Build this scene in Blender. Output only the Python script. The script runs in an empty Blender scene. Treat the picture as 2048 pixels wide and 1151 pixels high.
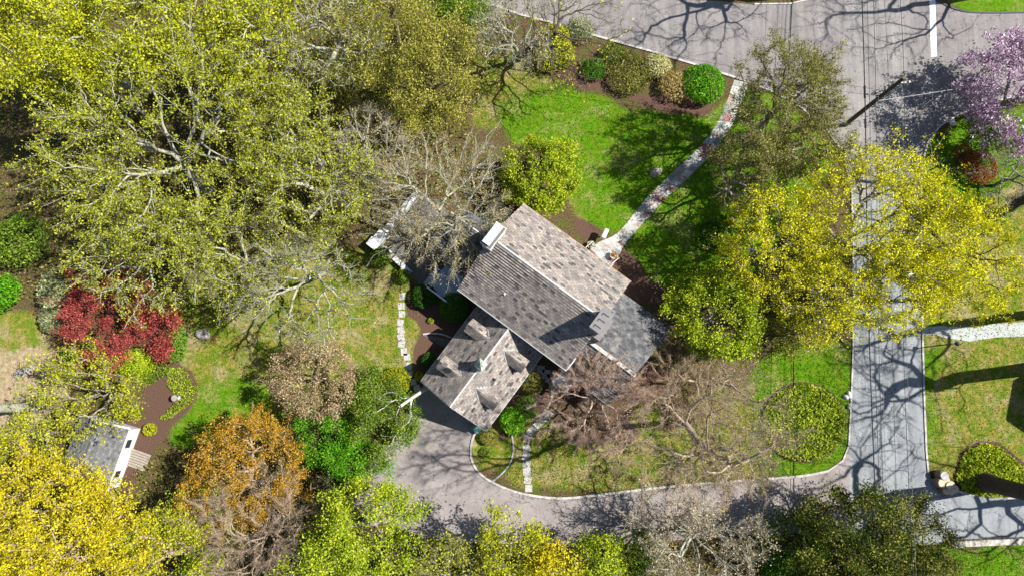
import bpy, math, random
import numpy as np
from mathutils import Vector, Matrix

# ------------------------------------------------------------------ camera, world, sun, exposure
H = 68.0; TH = math.atan(205 / 1365.33); F = 1365.33
SC = bpy.context.scene
COL = SC.collection
cam = bpy.data.cameras.new('camera'); cam.lens = 24; cam.sensor_width = 36; cam.clip_end = 3000
camo = bpy.data.objects.new('camera', cam); COL.objects.link(camo)
camo.location = (0, 0, H); camo.rotation_euler = (TH, 0, 0); SC.camera = camo
EL = math.radians(50.0); AZ = math.atan2(.991, .13)
SUN = Vector((math.cos(EL) * math.sin(AZ), math.cos(EL) * math.cos(AZ), math.sin(EL)))
W = bpy.data.worlds.new('World'); SC.world = W; W.use_nodes = True
nt = W.node_tree
sky = nt.nodes.new('ShaderNodeTexSky'); sky.sky_type = 'NISHITA'; sky.sun_disc = False
sky.sun_elevation = EL; sky.sun_rotation = AZ; sky.altitude = 50; sky.air_density = 1; sky.dust_density = .6
nt.links.new(sky.outputs[0], nt.nodes['Background'].inputs[0]); nt.nodes['Background'].inputs[1].default_value = .068
sl = bpy.data.lights.new('sun', 'SUN'); sl.energy = 5.0; sl.angle = math.radians(.5); sl.color = (1, .965, .90)
so = bpy.data.objects.new('sun', sl); COL.objects.link(so); so.rotation_euler = SUN.to_track_quat('Z', 'Y').to_euler(); so.location = (40, 0, 90)
SC.view_settings.view_transform = 'Standard'; SC.view_settings.look = 'None'; SC.view_settings.gamma = 1
SC.view_settings.use_curve_mapping = False; SC.view_settings.exposure = 1.3
SC.cycles.max_bounces = 6; SC.cycles.transparent_max_bounces = 4

# ------------------------------------------------------------------ helpers
def G(u, v, z=0.0):
    """world point at height z seen at photo pixel u, v (2048 x 1151)"""
    s, c = math.sin(TH), math.cos(TH)
    a = (u - 1024) / F; b = (575.5 - v) / F
    r = Vector((a, s + b * c, -c + b * s))
    t = (H - z) / -r.z
    return Vector((r.x * t, r.y * t, z))
def PX(x, y):
    """photo pixels of ground points (arrays)"""
    s, c = math.sin(TH), math.cos(TH)
    dep = y * s + H * c; up = y * c - H * s
    return 1024 + F * x / dep, 575.5 - F * up / dep
def tag(o, label=None, cat=None, group=None, kind=None):
    if label: o['label'] = label
    if cat: o['category'] = cat
    if group: o['group'] = group
    if kind: o['kind'] = kind
    return o
def empty(name, loc=(0, 0, 0), rz=0, label=None, cat=None, group=None):
    o = bpy.data.objects.new(name, None); COL.objects.link(o); o.location = loc; o.rotation_euler = (0, 0, rz)
    o.empty_display_size = .3
    return tag(o, label, cat, group)
class MB:
    def __init__(s): s.v = []; s.f = []; s.uv = []; s.m = []; s.t = []
    def face(s, pts, uv=None, m=0, t=.5):
        i = len(s.v); s.v += [tuple(p) for p in pts]; s.f.append(tuple(range(i, i + len(pts))))
        s.uv.append(uv or [(p[0], p[1]) for p in pts]); s.m.append(m); s.t.append(t)
    def box(s, c, d, rz=0, m=0, t=.5, taper=1):
        x, y, z = c; a, b, h = d[0] / 2, d[1] / 2, d[2] / 2; ca, sa = math.cos(rz), math.sin(rz)
        P = []
        for k, (i, j) in enumerate(((-1, -1), (1, -1), (1, 1), (-1, 1)) * 2):
            q = taper if k > 3 else 1
            X, Y = i * a * q, j * b * q
            P.append((x + X * ca - Y * sa, y + X * sa + Y * ca, z + (h if k > 3 else -h)))
        for f in ((3, 2, 1, 0), (4, 5, 6, 7), (0, 1, 5, 4), (1, 2, 6, 5), (2, 3, 7, 6), (3, 0, 4, 7)): s.face([P[i] for i in f], m=m, t=t)
    def prism(s, poly, z0, z1, m=0, t=.5):
        n = len(poly)
        s.face([(p[0], p[1], z1) for p in poly], m=m, t=t)
        for i in range(n):
            a, b = poly[i], poly[(i + 1) % n]
            s.face([(a[0], a[1], z0), (b[0], b[1], z0), (b[0], b[1], z1), (a[0], a[1], z1)], m=m, t=t)
    def tube(s, path, rad, n=8, m=0, cap=True):
        path = [Vector(p) for p in path]
        if not hasattr(rad, '__len__'): rad = [rad] * len(path)
        rings = []; base = len(s.v); up = Vector((0, 0, 1))
        for i, p in enumerate(path):
            d = (path[min(i + 1, len(path) - 1)] - path[max(i - 1, 0)]).normalized()
            a = d.cross(Vector((.3, .9, .1)) if abs(d.dot(Vector((.3, .9, .1)))) < .95 else Vector((1, 0, 0))).normalized(); b = d.cross(a)
            for k in range(n):
                w = 2 * math.pi * k / n; s.v.append(tuple(p + (a * math.cos(w) + b * math.sin(w)) * rad[i]))
        for i in range(len(path) - 1):
            for k in range(n):
                q = (base + i * n + k, base + i * n + (k + 1) % n, base + (i + 1) * n + (k + 1) % n, base + (i + 1) * n + k)
                s.f.append(q); s.uv.append([(0, 0)] * 4); s.m.append(m); s.t.append(.5)
        if cap:
            for st, rv in ((base, 0), (base + (len(path) - 1) * n, 1)):
                q = tuple(range(st, st + n)); q = q if rv else q[::-1]
                s.f.append(q); s.uv.append([(0, 0)] * n); s.m.append(m); s.t.append(.5)
    def lathe(s, c, prof, n=16, m=0):
        base = len(s.v)
        for r, z in prof:
            for k in range(n):
                w = 2 * math.pi * k / n; s.v.append((c[0] + r * math.cos(w), c[1] + r * math.sin(w), c[2] + z))
        for i in range(len(prof) - 1):
            for k in range(n):
                s.f.append((base + i * n + k, base + i * n + (k + 1) % n, base + (i + 1) * n + (k + 1) % n, base + (i + 1) * n + k))
                s.uv.append([(0, 0)] * 4); s.m.append(m); s.t.append(.5)
        s.f.append(tuple(range(base + (len(prof) - 1) * n, base + len(prof) * n))); s.uv.append([(0, 0)] * n); s.m.append(m); s.t.append(.5)
    def build(s, name, mats, parent=None, smooth=False, loc=None):
        me = bpy.data.meshes.new(name); me.from_pydata(s.v, [], s.f)
        ul = me.uv_layers.new(name='UVMap'); flat = [c for f in s.uv for p in f for c in p]; ul.data.foreach_set('uv', flat)
        at = me.attributes.new('tint', 'FLOAT', 'FACE'); at.data.foreach_set('value', s.t)
        for q in (mats if isinstance(mats, (list, tuple)) else [mats]): me.materials.append(q)
        me.polygons.foreach_set('material_index', s.m)
        if smooth: me.polygons.foreach_set('use_smooth', [True] * len(s.f))
        me.update()
        o = bpy.data.objects.new(name, me); COL.objects.link(o)
        if parent: o.parent = parent
        if loc: o.location = loc
        return o
def npmesh(name, V, Q, mat, parent=None, tint=None, smooth=False):
    """quads-only mesh from arrays"""
    me = bpy.data.meshes.new(name)
    me.vertices.add(len(V)); me.vertices.foreach_set('co', V.astype(np.float32).ravel())
    me.loops.add(Q.size); me.loops.foreach_set('vertex_index', Q.astype(np.int32).ravel())
    me.polygons.add(len(Q)); me.polygons.foreach_set('loop_start', np.arange(0, Q.size, 4, dtype=np.int32))
    if smooth: me.polygons.foreach_set('use_smooth', np.ones(len(Q), bool))
    me.materials.append(mat)
    if tint is not None:
        at = me.attributes.new('tint', 'FLOAT', 'FACE'); at.data.foreach_set('value', tint.astype(np.float32))
    me.update(calc_edges=True)
    o = bpy.data.objects.new(name, me); COL.objects.link(o)
    if parent: o.parent = parent
    return o

# ------------------------------------------------------------------ materials
class NT:
    def __init__(s, name):
        s.mat = bpy.data.materials.new(name); s.mat.use_nodes = True; s.t = s.mat.node_tree
        s.b = s.t.nodes['Principled BSDF']; s.out = s.t.nodes['Material Output']
    def n(s, typ, **k):
        x = s.t.nodes.new('ShaderNode' + typ)
        for a, b in k.items():
            if a in x.inputs.keys() if hasattr(x.inputs, 'keys') else False: pass
            setattr(x, a, b)
        return x
    def l(s, a, b): s.t.links.new(a, b)
    def pos(s):
        if not hasattr(s, '_p'): s._p = s.n('NewGeometry').outputs['Position']
        return s._p
    def noise(s, scale, detail=4, rough=.6, vec=None):
        x = s.n('TexNoise'); x.inputs['Scale'].default_value = scale; x.inputs['Detail'].default_value = detail; x.inputs['Roughness'].default_value = rough
        s.l(vec or s.pos(), x.inputs['Vector']); return x.outputs[0]
    def ramp(s, fac, stops, interp='LINEAR'):
        x = s.n('ValToRGB'); e = x.color_ramp.elements; x.color_ramp.interpolation = interp
        while len(e) < len(stops): e.new(.5)
        for k, (p, c) in enumerate(stops): e[k].position = p; e[k].color = (*c, 1) if len(c) == 3 else c
        s.l(fac, x.inputs[0]); return x.outputs[0]
    def mix(s, fac, a, b, mode='MIX'):
        x = s.n('Mix'); x.data_type = 'RGBA'; x.blend_type = mode
        for sock, val in ((x.inputs[0], fac), (x.inputs[6], a), (x.inputs[7], b)):
            if isinstance(val, (int, float)): sock.default_value = val
            elif isinstance(val, tuple): sock.default_value = (*val, 1)
            else: s.l(val, sock)
        return x.outputs[2]
    def math(s, op, a, b=0.0, c=None, clamp=False):
        x = s.n('Math'); x.operation = op; x.use_clamp = clamp
        for k, val in enumerate((a, b) if c is None else (a, b, c)):
            if isinstance(val, (int, float)): x.inputs[k].default_value = val
            else: s.l(val, x.inputs[k])
        return x.outputs[0]
    def attr(s, name, out='Fac'):
        x = s.n('Attribute'); x.attribute_name = name; return x.outputs[out]
    def bump(s, h, dist, strength=1):
        x = s.n('Bump'); x.inputs['Distance'].default_value = dist; x.inputs['Strength'].default_value = strength
        s.l(h, x.inputs['Height']); s.l(x.outputs[0], s.b.inputs['Normal'])
    def fin(s, col, rough=.8, spec=.2, metal=0):
        if isinstance(col, tuple): s.b.inputs['Base Color'].default_value = (*col, 1)
        else: s.l(col, s.b.inputs['Base Color'])
        s.b.inputs['Roughness'].default_value = rough; s.b.inputs['Specular IOR Level'].default_value = spec; s.b.inputs['Metallic'].default_value = metal
        return s.mat
def plain(name, col, rough=.6, var=.25, scale=6, spec=.3, metal=0, bump=0):
    m = NT(name); n = m.noise(scale)
    c = m.ramp(n, [(.25, tuple(x * (1 - var) for x in col)), (.75, tuple(min(1, x * (1 + var)) for x in col))])
    if bump: m.bump(n, bump)
    return m.fin(c, rough, spec, metal)
def leafmat(name, ramp, trans=.32, spec=.08):
    m = NT(name); t = m.attr('tint')
    c = m.ramp(t, list(zip((0, .5, 1), ramp)))
    m.fin(c, .55, spec)
    tr = m.n('BsdfTranslucent'); m.l(c, tr.inputs[0])
    mx = m.n('MixShader'); mx.inputs[0].default_value = trans
    m.l(m.b.outputs[0], mx.inputs[1]); m.l(tr.outputs[0], mx.inputs[2]); m.l(mx.outputs[0], m.out.inputs[0])
    return m.mat
LEAF = {k: leafmat('leaf_' + k, r) for k, r in dict(
    chartreuse=((.11, .13, .005), (.32, .34, .010), (.50, .50, .025)),
    yellowolive=((.075, .09, .008), (.24, .26, .014), (.47, .475, .055)),
    gold=((.20, .155, .005), (.45, .385, .009), (.60, .53, .025)),
    butter=((.16, .165, .004), (.48, .465, .008), (.68, .65, .022)),
    lime=((.07, .13, .005), (.25, .33, .012), (.48, .50, .04)),
    green=((.015, .05, .004), (.04, .115, .008), (.10, .20, .02)),
    midgreen=((.035, .07, .007), (.11, .18, .014), (.26, .34, .045)),
    bright=((.02, .09, .003), (.07, .23, .007), (.20, .40, .02)),
    olive=((.035, .04, .007), (.13, .135, .022), (.32, .31, .07)),
    hemlock=((.04, .045, .007), (.22, .21, .025), (.50, .46, .11)),
    pine=((.025, .03, .006), (.135, .132, .024), (.34, .31, .085)),
    dark=((.008, .024, .003), (.045, .068, .008), (.29, .27, .04)),
    red=((.09, .010, .010), (.30, .050, .044), (.47, .13, .105)),
    brick=((.10, .02, .012), (.26, .06, .03), (.36, .12, .06)),
    orange=((.13, .06, .006), (.36, .20, .016), (.52, .33, .045)),
    tan=((.12, .08, .035), (.33, .24, .125), (.58, .45, .29)),
    pink=((.14, .06, .12), (.40, .25, .37), (.78, .66, .74)),
    silver=((.08, .10, .04), (.22, .24, .11), (.42, .44, .24)),
    cream=((.16, .15, .04), (.40, .38, .15), (.62, .60, .34)),
    rust=((.11, .08, .02), (.30, .22, .07), (.48, .38, .17)),
    lawn=((.015, .06, .002), (.07, .13, .005), (.17, .20, .016)), straw=((.06, .06, .012), (.20, .18, .05), (.42, .36, .16)),
    cover=((.03, .065, .005), (.18, .25, .012), (.43, .48, .05)),
    litter=((.04, .022, .012), (.12, .08, .04), (.28, .21, .11)),
).items()}
def barkmat(name, a, b):
    m = NT(name); n = m.noise(3.5, 6, .7); n2 = m.noise(.9, 2)
    c = m.ramp(n, [(.3, a), (.62, b)]); c = m.mix(m.math('MULTIPLY', n2, .5), c, a)
    m.bump(n, .03); return m.fin(c, .85, .15)
BARK = dict(pale=barkmat('bark_pale', (.14, .14, .10), (.38, .37, .29)), white=barkmat('bark_white', (.22, .21, .18), (.46, .45, .40)),
            grey=barkmat('bark_grey', (.11, .095, .08), (.30, .26, .22)), brown=barkmat('bark_brown', (.035, .025, .018), (.10, .075, .055)),
            tan=barkmat('bark_tan', (.17, .12, .08), (.36, .28, .205)), rose=barkmat('bark_rose', (.22, .145, .115), (.44, .32, .265)))

# ------------------------------------------------------------------ ground
def inpoly(X, Y, poly):
    r = np.zeros(X.shape, bool); n = len(poly)
    for i in range(n):
        x1, y1 = poly[i]; x2, y2 = poly[(i + 1) % n]
        if y1 == y2: continue
        r ^= ((y1 > Y) != (y2 > Y)) & (X < (x2 - x1) * (Y - y1) / (y2 - y1) + x1)
    return r
LUSH = [[(985, 195), (1130, 172), (1250, 215), (1400, 236), (1470, 170), (1500, 165), (1440, 260), (1330, 385), (1240, 462), (1190, 462), (1165, 440), (1130, 330), (1010, 270)],
        [(1480, 200), (1560, 180), (1680, 300), (1500, 560), (1400, 600), (1330, 575), (1250, 500), (1270, 455), (1400, 320)],
        [(1545, 690), (1705, 680), (1699, 900), (1650, 945), (1560, 955), (1500, 930), (1500, 760)],
        [(1870, -60), (1900, 18), (1960, 27), (2120, 25), (2120, -60)], [(1880, 1090), (2160, 1075), (2160, 1260), (1820, 1260)],
        [(1845, 690), (1880, 690), (1875, 930), (1850, 930)], [(1890, 270), (1970, 215), (2120, 200), (2120, 300), (1950, 420), (1845, 400), (1845, 300)],
        [(320, 870), (430, 760), (520, 760), (560, 830), (480, 870), (340, 900)]]
DRY = [[(925, 100), (1010, 95), (1140, 150), (1130, 180), (1010, 210), (1000, 270), (960, 250), (930, 160)], [(1120, 320), (1240, 420), (1200, 470), (1150, 440)], [(380, 560), (560, 470), (740, 500), (830, 580), (845, 660), (815, 730), (800, 800), (600, 860), (430, 850), (350, 780), (330, 700)],
       [(1850, 420), (2140, 300), (2140, 1000), (1960, 985), (1880, 960), (1850, 900)], [(1010, 820), (1120, 810), (1500, 780), (1560, 930), (1530, 955), (1300, 975), (1130, 990), (1010, 970)],
       [(-60, 590), (70, 620), (110, 700), (-60, 720)], [(945, 850), (1030, 850), (1025, 910), (990, 950), (950, 930)]]
BARE = [[(-60, 690), (70, 690), (140, 730), (110, 800), (60, 850), (-60, 850)], [(-60, 800), (60, 800), (60, 900), (-60, 930)]]
MULCH = [[(1130, 450), (1165, 435), (1200, 462), (1195, 480), (1165, 490)], [(1232, 500), (1262, 500), (1300, 560), (1360, 590), (1345, 660), (1260, 585), (1228, 540)],
         [(1060, 130), (1140, 130), (1180, 130), (1290, 190), (1400, 205), (1430, 215), (1400, 240), (1340, 235), (1290, 205), (1230, 190), (1150, 175), (1080, 150)],
         [(800, 580), (850, 575), (900, 620), (940, 650), (850, 760), (818, 720), (835, 690), (845, 660)], [(280, 755), (330, 710), (385, 745), (395, 790), (360, 830), (320, 860), (285, 900), (270, 960), (240, 980), (240, 850), (285, 830)],
         [(1000, 800), (1060, 740), (1100, 760), (1110, 810), (1060, 830), (1030, 880), (1000, 880)], [(200, 640), (330, 700), (360, 640), (340, 600), (220, 560)], [(1110, 700), (1290, 700), (1400, 840), (1250, 880), (1130, 880), (1070, 800)]]
def disc_poly(u, v, a, b, n=40): return [(u + a * math.cos(2 * math.pi * k / n), v + b * math.sin(2 * math.pi * k / n)) for k in range(n)]

def axis(lo, hi, step, far):
    a = np.arange(lo, hi + step, step); e = np.array([8., 25, 60, 150, 400]) * 1.0
    e = e[e < far]
    return np.concatenate([lo - e[::-1], a, hi + e])
gx = axis(-72, 72, .4, 999); gy = axis(-40, 62, .4, 999)
XX, YY = np.meshgrid(gx, gy)
U, V_ = PX(XX, np.maximum(YY, -60))
rng = np.random.default_rng(4)
def lownoise(shape, k):
    a = rng.normal(size=shape)
    for _ in range(k):
        a = (a + np.roll(a, 1, 0) + np.roll(a, -1, 0) + np.roll(a, 1, 1) + np.roll(a, -1, 1)) / 5
    return a / a.std()
jx, jy = lownoise(XX.shape, 10) * 7, lownoise(XX.shape, 10) * 7
def mask(polys, blur):
    m = np.zeros(XX.shape)
    for p in polys: m = np.maximum(m, inpoly(U + jx, V_ + jy, p))
    for _ in range(blur): m = (m + np.roll(m, 1, 0) + np.roll(m, -1, 0) + np.roll(m, 1, 1) + np.roll(m, -1, 1)) / 5
    return m
ZN = np.stack([mask(LUSH, 8), mask(DRY, 8), mask(MULCH, 1), mask(BARE, 8)], -1)
hz = lownoise(XX.shape, 40) * .0
nx, ny = len(gx), len(gy)
Vg = np.stack([XX, YY, hz], -1).reshape(-1, 3)
ii = (np.arange(ny - 1)[:, None] * nx + np.arange(nx - 1)[None]).ravel()
Qg = np.stack([ii, ii + 1, ii + nx + 1, ii + nx], -1)
m = NT('ground_soil_and_grass')
za = m.n('Attribute'); za.attribute_name = 'zone'
sep = m.n('SeparateColor'); m.l(za.outputs['Color'], sep.inputs[0])
nA, nB, nC, nD = m.noise(7, 5, .7), m.noise(1.1, 4, .6), m.noise(.32, 3), m.noise(22, 3, .7)
nE = m.noise(2.6, 6, .75)
def th(n, lo, hi, k=1.0): return m.ramp(n, [(lo, (0, 0, 0)), (hi, (k, k, k))])
lit = m.ramp(nA, [(.25, (.015, .010, .006)), (.45, (.055, .038, .02)), (.58, (.10, .07, .036)), (.75, (.20, .15, .085))])
lit = m.mix(th(nB, .48, .62, .8), lit, m.ramp(nA, [(.3, (.015, .03, .005)), (.7, (.10, .115, .018))]))
lush = m.ramp(nE, [(.28, (.016, .062, .002)), (.5, (.056, .140, .003)), (.72, (.115, .205, .006))])
lush = m.mix(th(nB, .46, .66, .75), lush, m.ramp(nE, [(.3, (.055, .095, .005)), (.7, (.15, .165, .016))]))
lush = m.mix(m.math('MULTIPLY', th(nC, .50, .64, .75), th(nE, .40, .60)), lush, m.ramp(nA, [(.25, (.11, .10, .03)), (.7, (.30, .25, .11))]))
lush = m.mix(th(nA, .58, .72, .5), lush, (.16, .20, .02))
dry = m.ramp(nE, [(.3, (.065, .075, .008)), (.5, (.15, .135, .024)), (.7, (.28, .225, .08))])
dry = m.mix(th(nB, .45, .55, .95), dry, m.ramp(nE, [(.3, (.028, .075, .003)), (.7, (.12, .165, .010))]))
dry = m.mix(th(nC, .50, .64, .7), dry, m.ramp(nE, [(.3, (.12, .09, .045)), (.7, (.34, .275, .16))]))
dry = m.mix(th(nA, .54, .68, .5), dry, (.27, .26, .07))
dry = m.mix(m.ramp(nA, [(.30, (.7, .7, .7)), (.42, (0, 0, 0))]), dry, (.03, .045, .006))
mul = m.ramp(nD, [(.25, (.02, .009, .006)), (.5, (.078, .044, .032)), (.78, (.17, .11, .085))])
bare = m.ramp(nE, [(.25, (.10, .07, .04)), (.5, (.25, .19, .115)), (.75, (.40, .33, .22))])
bare = m.mix(th(nB, .52, .66, .7), bare, dry)
def edge(w, k=.5):
    a = m.math('ADD', w, m.math('MULTIPLY', m.math('SUBTRACT', nA, .5), k)); 
    return m.math('MULTIPLY_ADD', m.math('SUBTRACT', a, .5), 3.2, .5, clamp=True)
c = m.mix(edge(sep.outputs['Green'], .9), lit, dry)
c = m.mix(edge(sep.outputs['Red'], .9), c, lush)
c = m.mix(edge(za.outputs['Alpha'], .7), c, bare)
c = m.mix(edge(sep.outputs['Blue'], .3), c, mul)
m.bump(m.math('ADD', nA, m.math('MULTIPLY', nD, .5)), .10, .9)
gm = m.fin(c, .95, .05)
go = npmesh('ground', Vg, Qg, gm)
at = go.data.attributes.new('zone', 'FLOAT_COLOR', 'POINT'); at.data.foreach_set('color', ZN.reshape(-1).astype(np.float32)); go['kind'] = 'structure'

def asphalt(name, a, b):
    m = NT(name); n1, n2, n3 = m.noise(30, 4, .75), m.noise(.35, 4, .6), m.noise(3, 5, .7)
    c = m.mix(m.ramp(n2, [(.35, (0, 0, 0)), (.7, (1, 1, 1))]), a, b)
    c = m.mix(m.ramp(n3, [(.35, (.35, .35, .35)), (.6, (0, 0, 0))]), c, tuple(x * .72 for x in a))
    c = m.mix(.55, c, m.ramp(n1, [(.3, (.55, .55, .55)), (.7, (1.35, 1.35, 1.35))]), 'MULTIPLY')
    vo = m.n('TexVoronoi'); vo.feature = 'DISTANCE_TO_EDGE'; vo.inputs['Scale'].default_value = .28
    wv = m.n('MixRGB'); wv.inputs[0].default_value = .06; m.l(m.pos(), wv.inputs[1]); nz = m.n('TexNoise'); nz.inputs['Scale'].default_value = 1.2; m.l(m.pos(), nz.inputs[0])
    sc_ = m.n('VectorMath'); sc_.operation = 'SCALE'; sc_.inputs['Scale'].default_value = 3; m.l(nz.outputs['Color'], sc_.inputs[0])
    ad = m.n('VectorMath'); ad.operation = 'ADD'; m.l(m.pos(), ad.inputs[0]); m.l(sc_.outputs[0], ad.inputs[1]); m.l(ad.outputs[0], vo.inputs['Vector'])
    sv = m.n('VectorMath'); sv.operation = 'MULTIPLY'; sv.inputs[1].default_value = (.9, .05, 1); m.l(m.pos(), sv.inputs[0]); trk = m.noise(1.6, 3, .6, sv.outputs[0])
    if 'drive' not in name: c = m.mix(.55, c, m.ramp(trk, [(.38, (.74, .74, .75)), (.6, (1.12, 1.12, 1.12))]), 'MULTIPLY')
    st_ = m.noise(.9, 2, .5); c = m.mix(m.ramp(st_, [(.66, (0, 0, 0)), (.74, (.45, .45, .45))]), c, tuple(x * .45 for x in a))
    crk = m.math('LESS_THAN', vo.outputs['Distance'], .010)
    c = m.mix(m.math('MULTIPLY', crk, m.math('MULTIPLY', n2, 1.3)), c, tuple(x * .3 for x in a))
    m.bump(n1, .01); return m.fin(c, .9, .1)
ASPH = asphalt('asphalt_warm', (.150, .138, .134), (.195, .180, .176)); ASPH2 = asphalt('asphalt_cool', (.165, .175, .185), (.225, .235, .24)); ASPH3 = asphalt('asphalt_drive', (.175, .152, .145), (.235, .208, .20))
def sheet(name, poly, z, mat, kind='structure', label=None, cat=None):
    mb = MB(); P = [G(u, v, 0) for u, v in poly]; mb.face([(p.x, p.y, z) for p in P])
    # keep the winding upward
    a = sum(P[i].x * P[(i + 1) % len(P)].y - P[(i + 1) % len(P)].x * P[i].y for i in range(len(P)))
    if a < 0: mb.f[0] = mb.f[0][::-1]
    return tag(mb.build(name, mat), label, cat, None, kind)
KERB_N = [(900, -20), (1040, 30), (1100, 45), (1190, 72), (1290, 100), (1385, 128), (1484, 160)]
KERB_W = [(1484, 160), (1540, 182), (1600, 214), (1650, 256), (1685, 305), (1703, 380), (1706, 500), (1706, 690), (1702, 800), (1697, 890), (1685, 920), (1655, 941), (1600, 951), (1520, 957), (1400, 966), (1300, 976), (1200, 988), (1130, 995), (1080, 992), (1030, 982), (990, 966), (960, 946), (944, 920), (942, 895), (948, 870), (962, 852)]
KERB_E = [(2140, 160), (2048, 190), (1980, 205), (1920, 228), (1880, 252), (1855, 285), (1843, 330), (1841, 420), (1843, 560), (1845, 690), (1848, 800), (1852, 900), (1856, 945)]
sheet('road', KERB_N + [(1540, 182), (1600, 214), (1650, 256), (1685, 305), (1703, 380), (1841, 420), (1843, 330), (1855, 285), (1880, 252), (1920, 228), (1980, 205), (2048, 190), (2160, 150), (2160, 22), (2048, 25), (1960, 27), (1905, 18), (1870, 0), (1860, -160), (1630, -160), (1620, 0), (1580, 9), (1508, 10), (1430, 2), (1170, -5), (1100, -40), (900, -120)], .004, ASPH)
sheet('street', [(1703, 379), (1706, 500), (1706, 690), (1702, 800), (1697, 905), (1699, 1062), (1760, 1075), (1860, 1090), (1900, 1079), (2200, 1072), (2200, 1000), (2048, 998), (1960, 990), (1925, 984), (1895, 975), (1862, 960), (1852, 900), (1848, 800), (1845, 690), (1843, 560), (1841, 419)], .008, ASPH2)
ASPH4 = asphalt('asphalt_strip', (.165, .155, .150), (.215, .202, .196))
sheet('street', [(1689, -160), (1688, 0), (1683, 160), (1680, 290), (1703, 381), (1841, 421), (1830, 330), (1822, 180), (1819, 0), (1818, -160)], .010, ASPH4)
sheet('driveway', [(1699, 890), (1699, 1062), (1500, 1068), (1400, 1075), (1250, 1088), (1100, 1090), (950, 1085), (850, 1075), (780, 1050), (712, 1012), (748, 915), (800, 870), (832, 790), (850, 765), (975, 860), (948, 870), (942, 895), (944, 920), (960, 946), (990, 966), (1030, 982), (1080, 992), (1130, 995), (1200, 988), (1300, 976), (1400, 966), (1520, 957), (1600, 951), (1655, 941), (1685, 920)], .012, ASPH3)
mm = NT('bark_mulch'); mm.bump(mm.noise(22, 3, .7), .05); MULCHM = mm.fin(mm.ramp(mm.noise(22, 3, .7), [(.25, (.02, .009, .006)), (.5, (.070, .038, .028)), (.78, (.16, .10, .08))]), .95, .05)
sheet('mulch_bed', disc_poly(1605, 844, 87, 81, 60), .01, MULCHM)
sheet('mulch_bed', [(1905, 962), (1919, 902), (1958, 880), (1998, 884), (2070, 942), (2085, 992), (1985, 992), (1930, 983)], .012, MULCHM)
WHITE = plain('white_road_paint', (.52, .52, .50), .7, .16, 9)
sheet('stop_line', [(1858, -20), (1870, -20), (1874, 113), (1862, 114)], .016, WHITE)
sheet('lane_line', [(1640, 132), (1645, 132), (1648, 200), (1642, 200)], .016, WHITE)
m = NT('kerb_stone'); br = m.n('TexVoronoi'); br.inputs['Scale'].default_value = 4; m.l(m.pos(), br.inputs['Vector'])
KERBM = m.fin(m.mix(m.noise(2), m.ramp(br.outputs['Color'], [(.2, (.17, .16, .15)), (.8, (.42, .40, .37))]), (.30, .285, .265)), .9, .1)
def strip(name, pix, w, h, mat, kind='structure', label=None, cat=None, z0=0):
    P = [G(u, v, 0) for u, v in pix]; mb = MB(); Lp, Rp = [], []
    for i, p in enumerate(P):
        d = (P[min(i + 1, len(P) - 1)] - P[max(i - 1, 0)]).normalized(); n = Vector((-d.y, d.x, 0)) * w / 2
        Lp.append(p + n); Rp.append(p - n)
    for i in range(len(P) - 1):
        a, b, c, d = Lp[i], Rp[i], Rp[i + 1], Lp[i + 1]; Z = Vector((0, 0, h)); B = Vector((0, 0, z0))
        mb.face([b + Z, c + Z, d + Z, a + Z]); mb.face([a + B, a + Z, d + Z, d + B]); mb.face([c + B, c + Z, b + Z, b + B])
    for a, b in ((Lp[0], Rp[0]), (Rp[-1], Lp[-1])):
        mb.face([a + Vector((0, 0, z0)), b + Vector((0, 0, z0)), b + Vector((0, 0, h)), a + Vector((0, 0, h))])
    return tag(mb.build(name, mat), label, cat, None, kind)
def smooth_px(p, k=4):
    out = []
    for i in range(len(p) - 1):
        a, b, c, d = (np.array(p[max(0, min(len(p) - 1, j))], float) for j in (i - 1, i, i + 1, i + 2))
        for t in np.linspace(0, 1, k, endpoint=False):
            out.append(tuple(.5 * ((2 * b) + (c - a) * t + (2 * a - 5 * b + 4 * c - d) * t * t + (-a + 3 * b - 3 * c + d) * t ** 3)))
    out.append(p[-1]); return out
strip('kerb', KERB_N, .22, .12, KERBM); strip('kerb', smooth_px(KERB_W[11:], 3), .2, .12, KERBM); strip('kerb', KERB_W[:12], .15, .10, KERBM); strip('kerb', KERB_E, .17, .10, KERBM)
strip('kerb', smooth_px([(1862, 958), (1895, 974), (1925, 984), (1960, 990), (2060, 998)]), .2, .1, KERBM); strip('kerb', [(1508, 9), (1580, 8), (1620, -1)], .16, .1, KERBM)
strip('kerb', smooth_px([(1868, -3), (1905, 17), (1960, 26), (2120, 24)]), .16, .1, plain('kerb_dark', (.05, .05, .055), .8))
strip('kerb', [(745, 922), (728, 965), (712, 1008)], .22, .1, plain('kerb_brown', (.34, .25, .19), .9))
strip('bed_edging', smooth_px([(1024, 868), (1027, 900), (1020, 925), (1005, 945), (985, 962)]), .16, .1, KERBM)
strip('bed_edging', smooth_px([(1072, 735), (1092, 752), (1103, 775), (1102, 800), (1085, 826), (1070, 834)]), .14, .1, KERBM)
strip('bed_edging', smooth_px([(846, 668), (862, 666), (885, 668), (905, 676)]), .14, .1, KERBM)
CONC = plain('pale_concrete', (.27, .285, .265), .9, .16, 2.2)
sheet('walkway', [(1846, 654), (1880, 651), (1950, 655), (1985, 647), (2060, 643), (2160, 640), (2160, 668), (2060, 671), (1990, 674), (1940, 682), (1895, 676), (1870, 668), (1846, 669)], .02, CONC)
m = NT('flagstone'); t = m.attr('tint')
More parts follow.
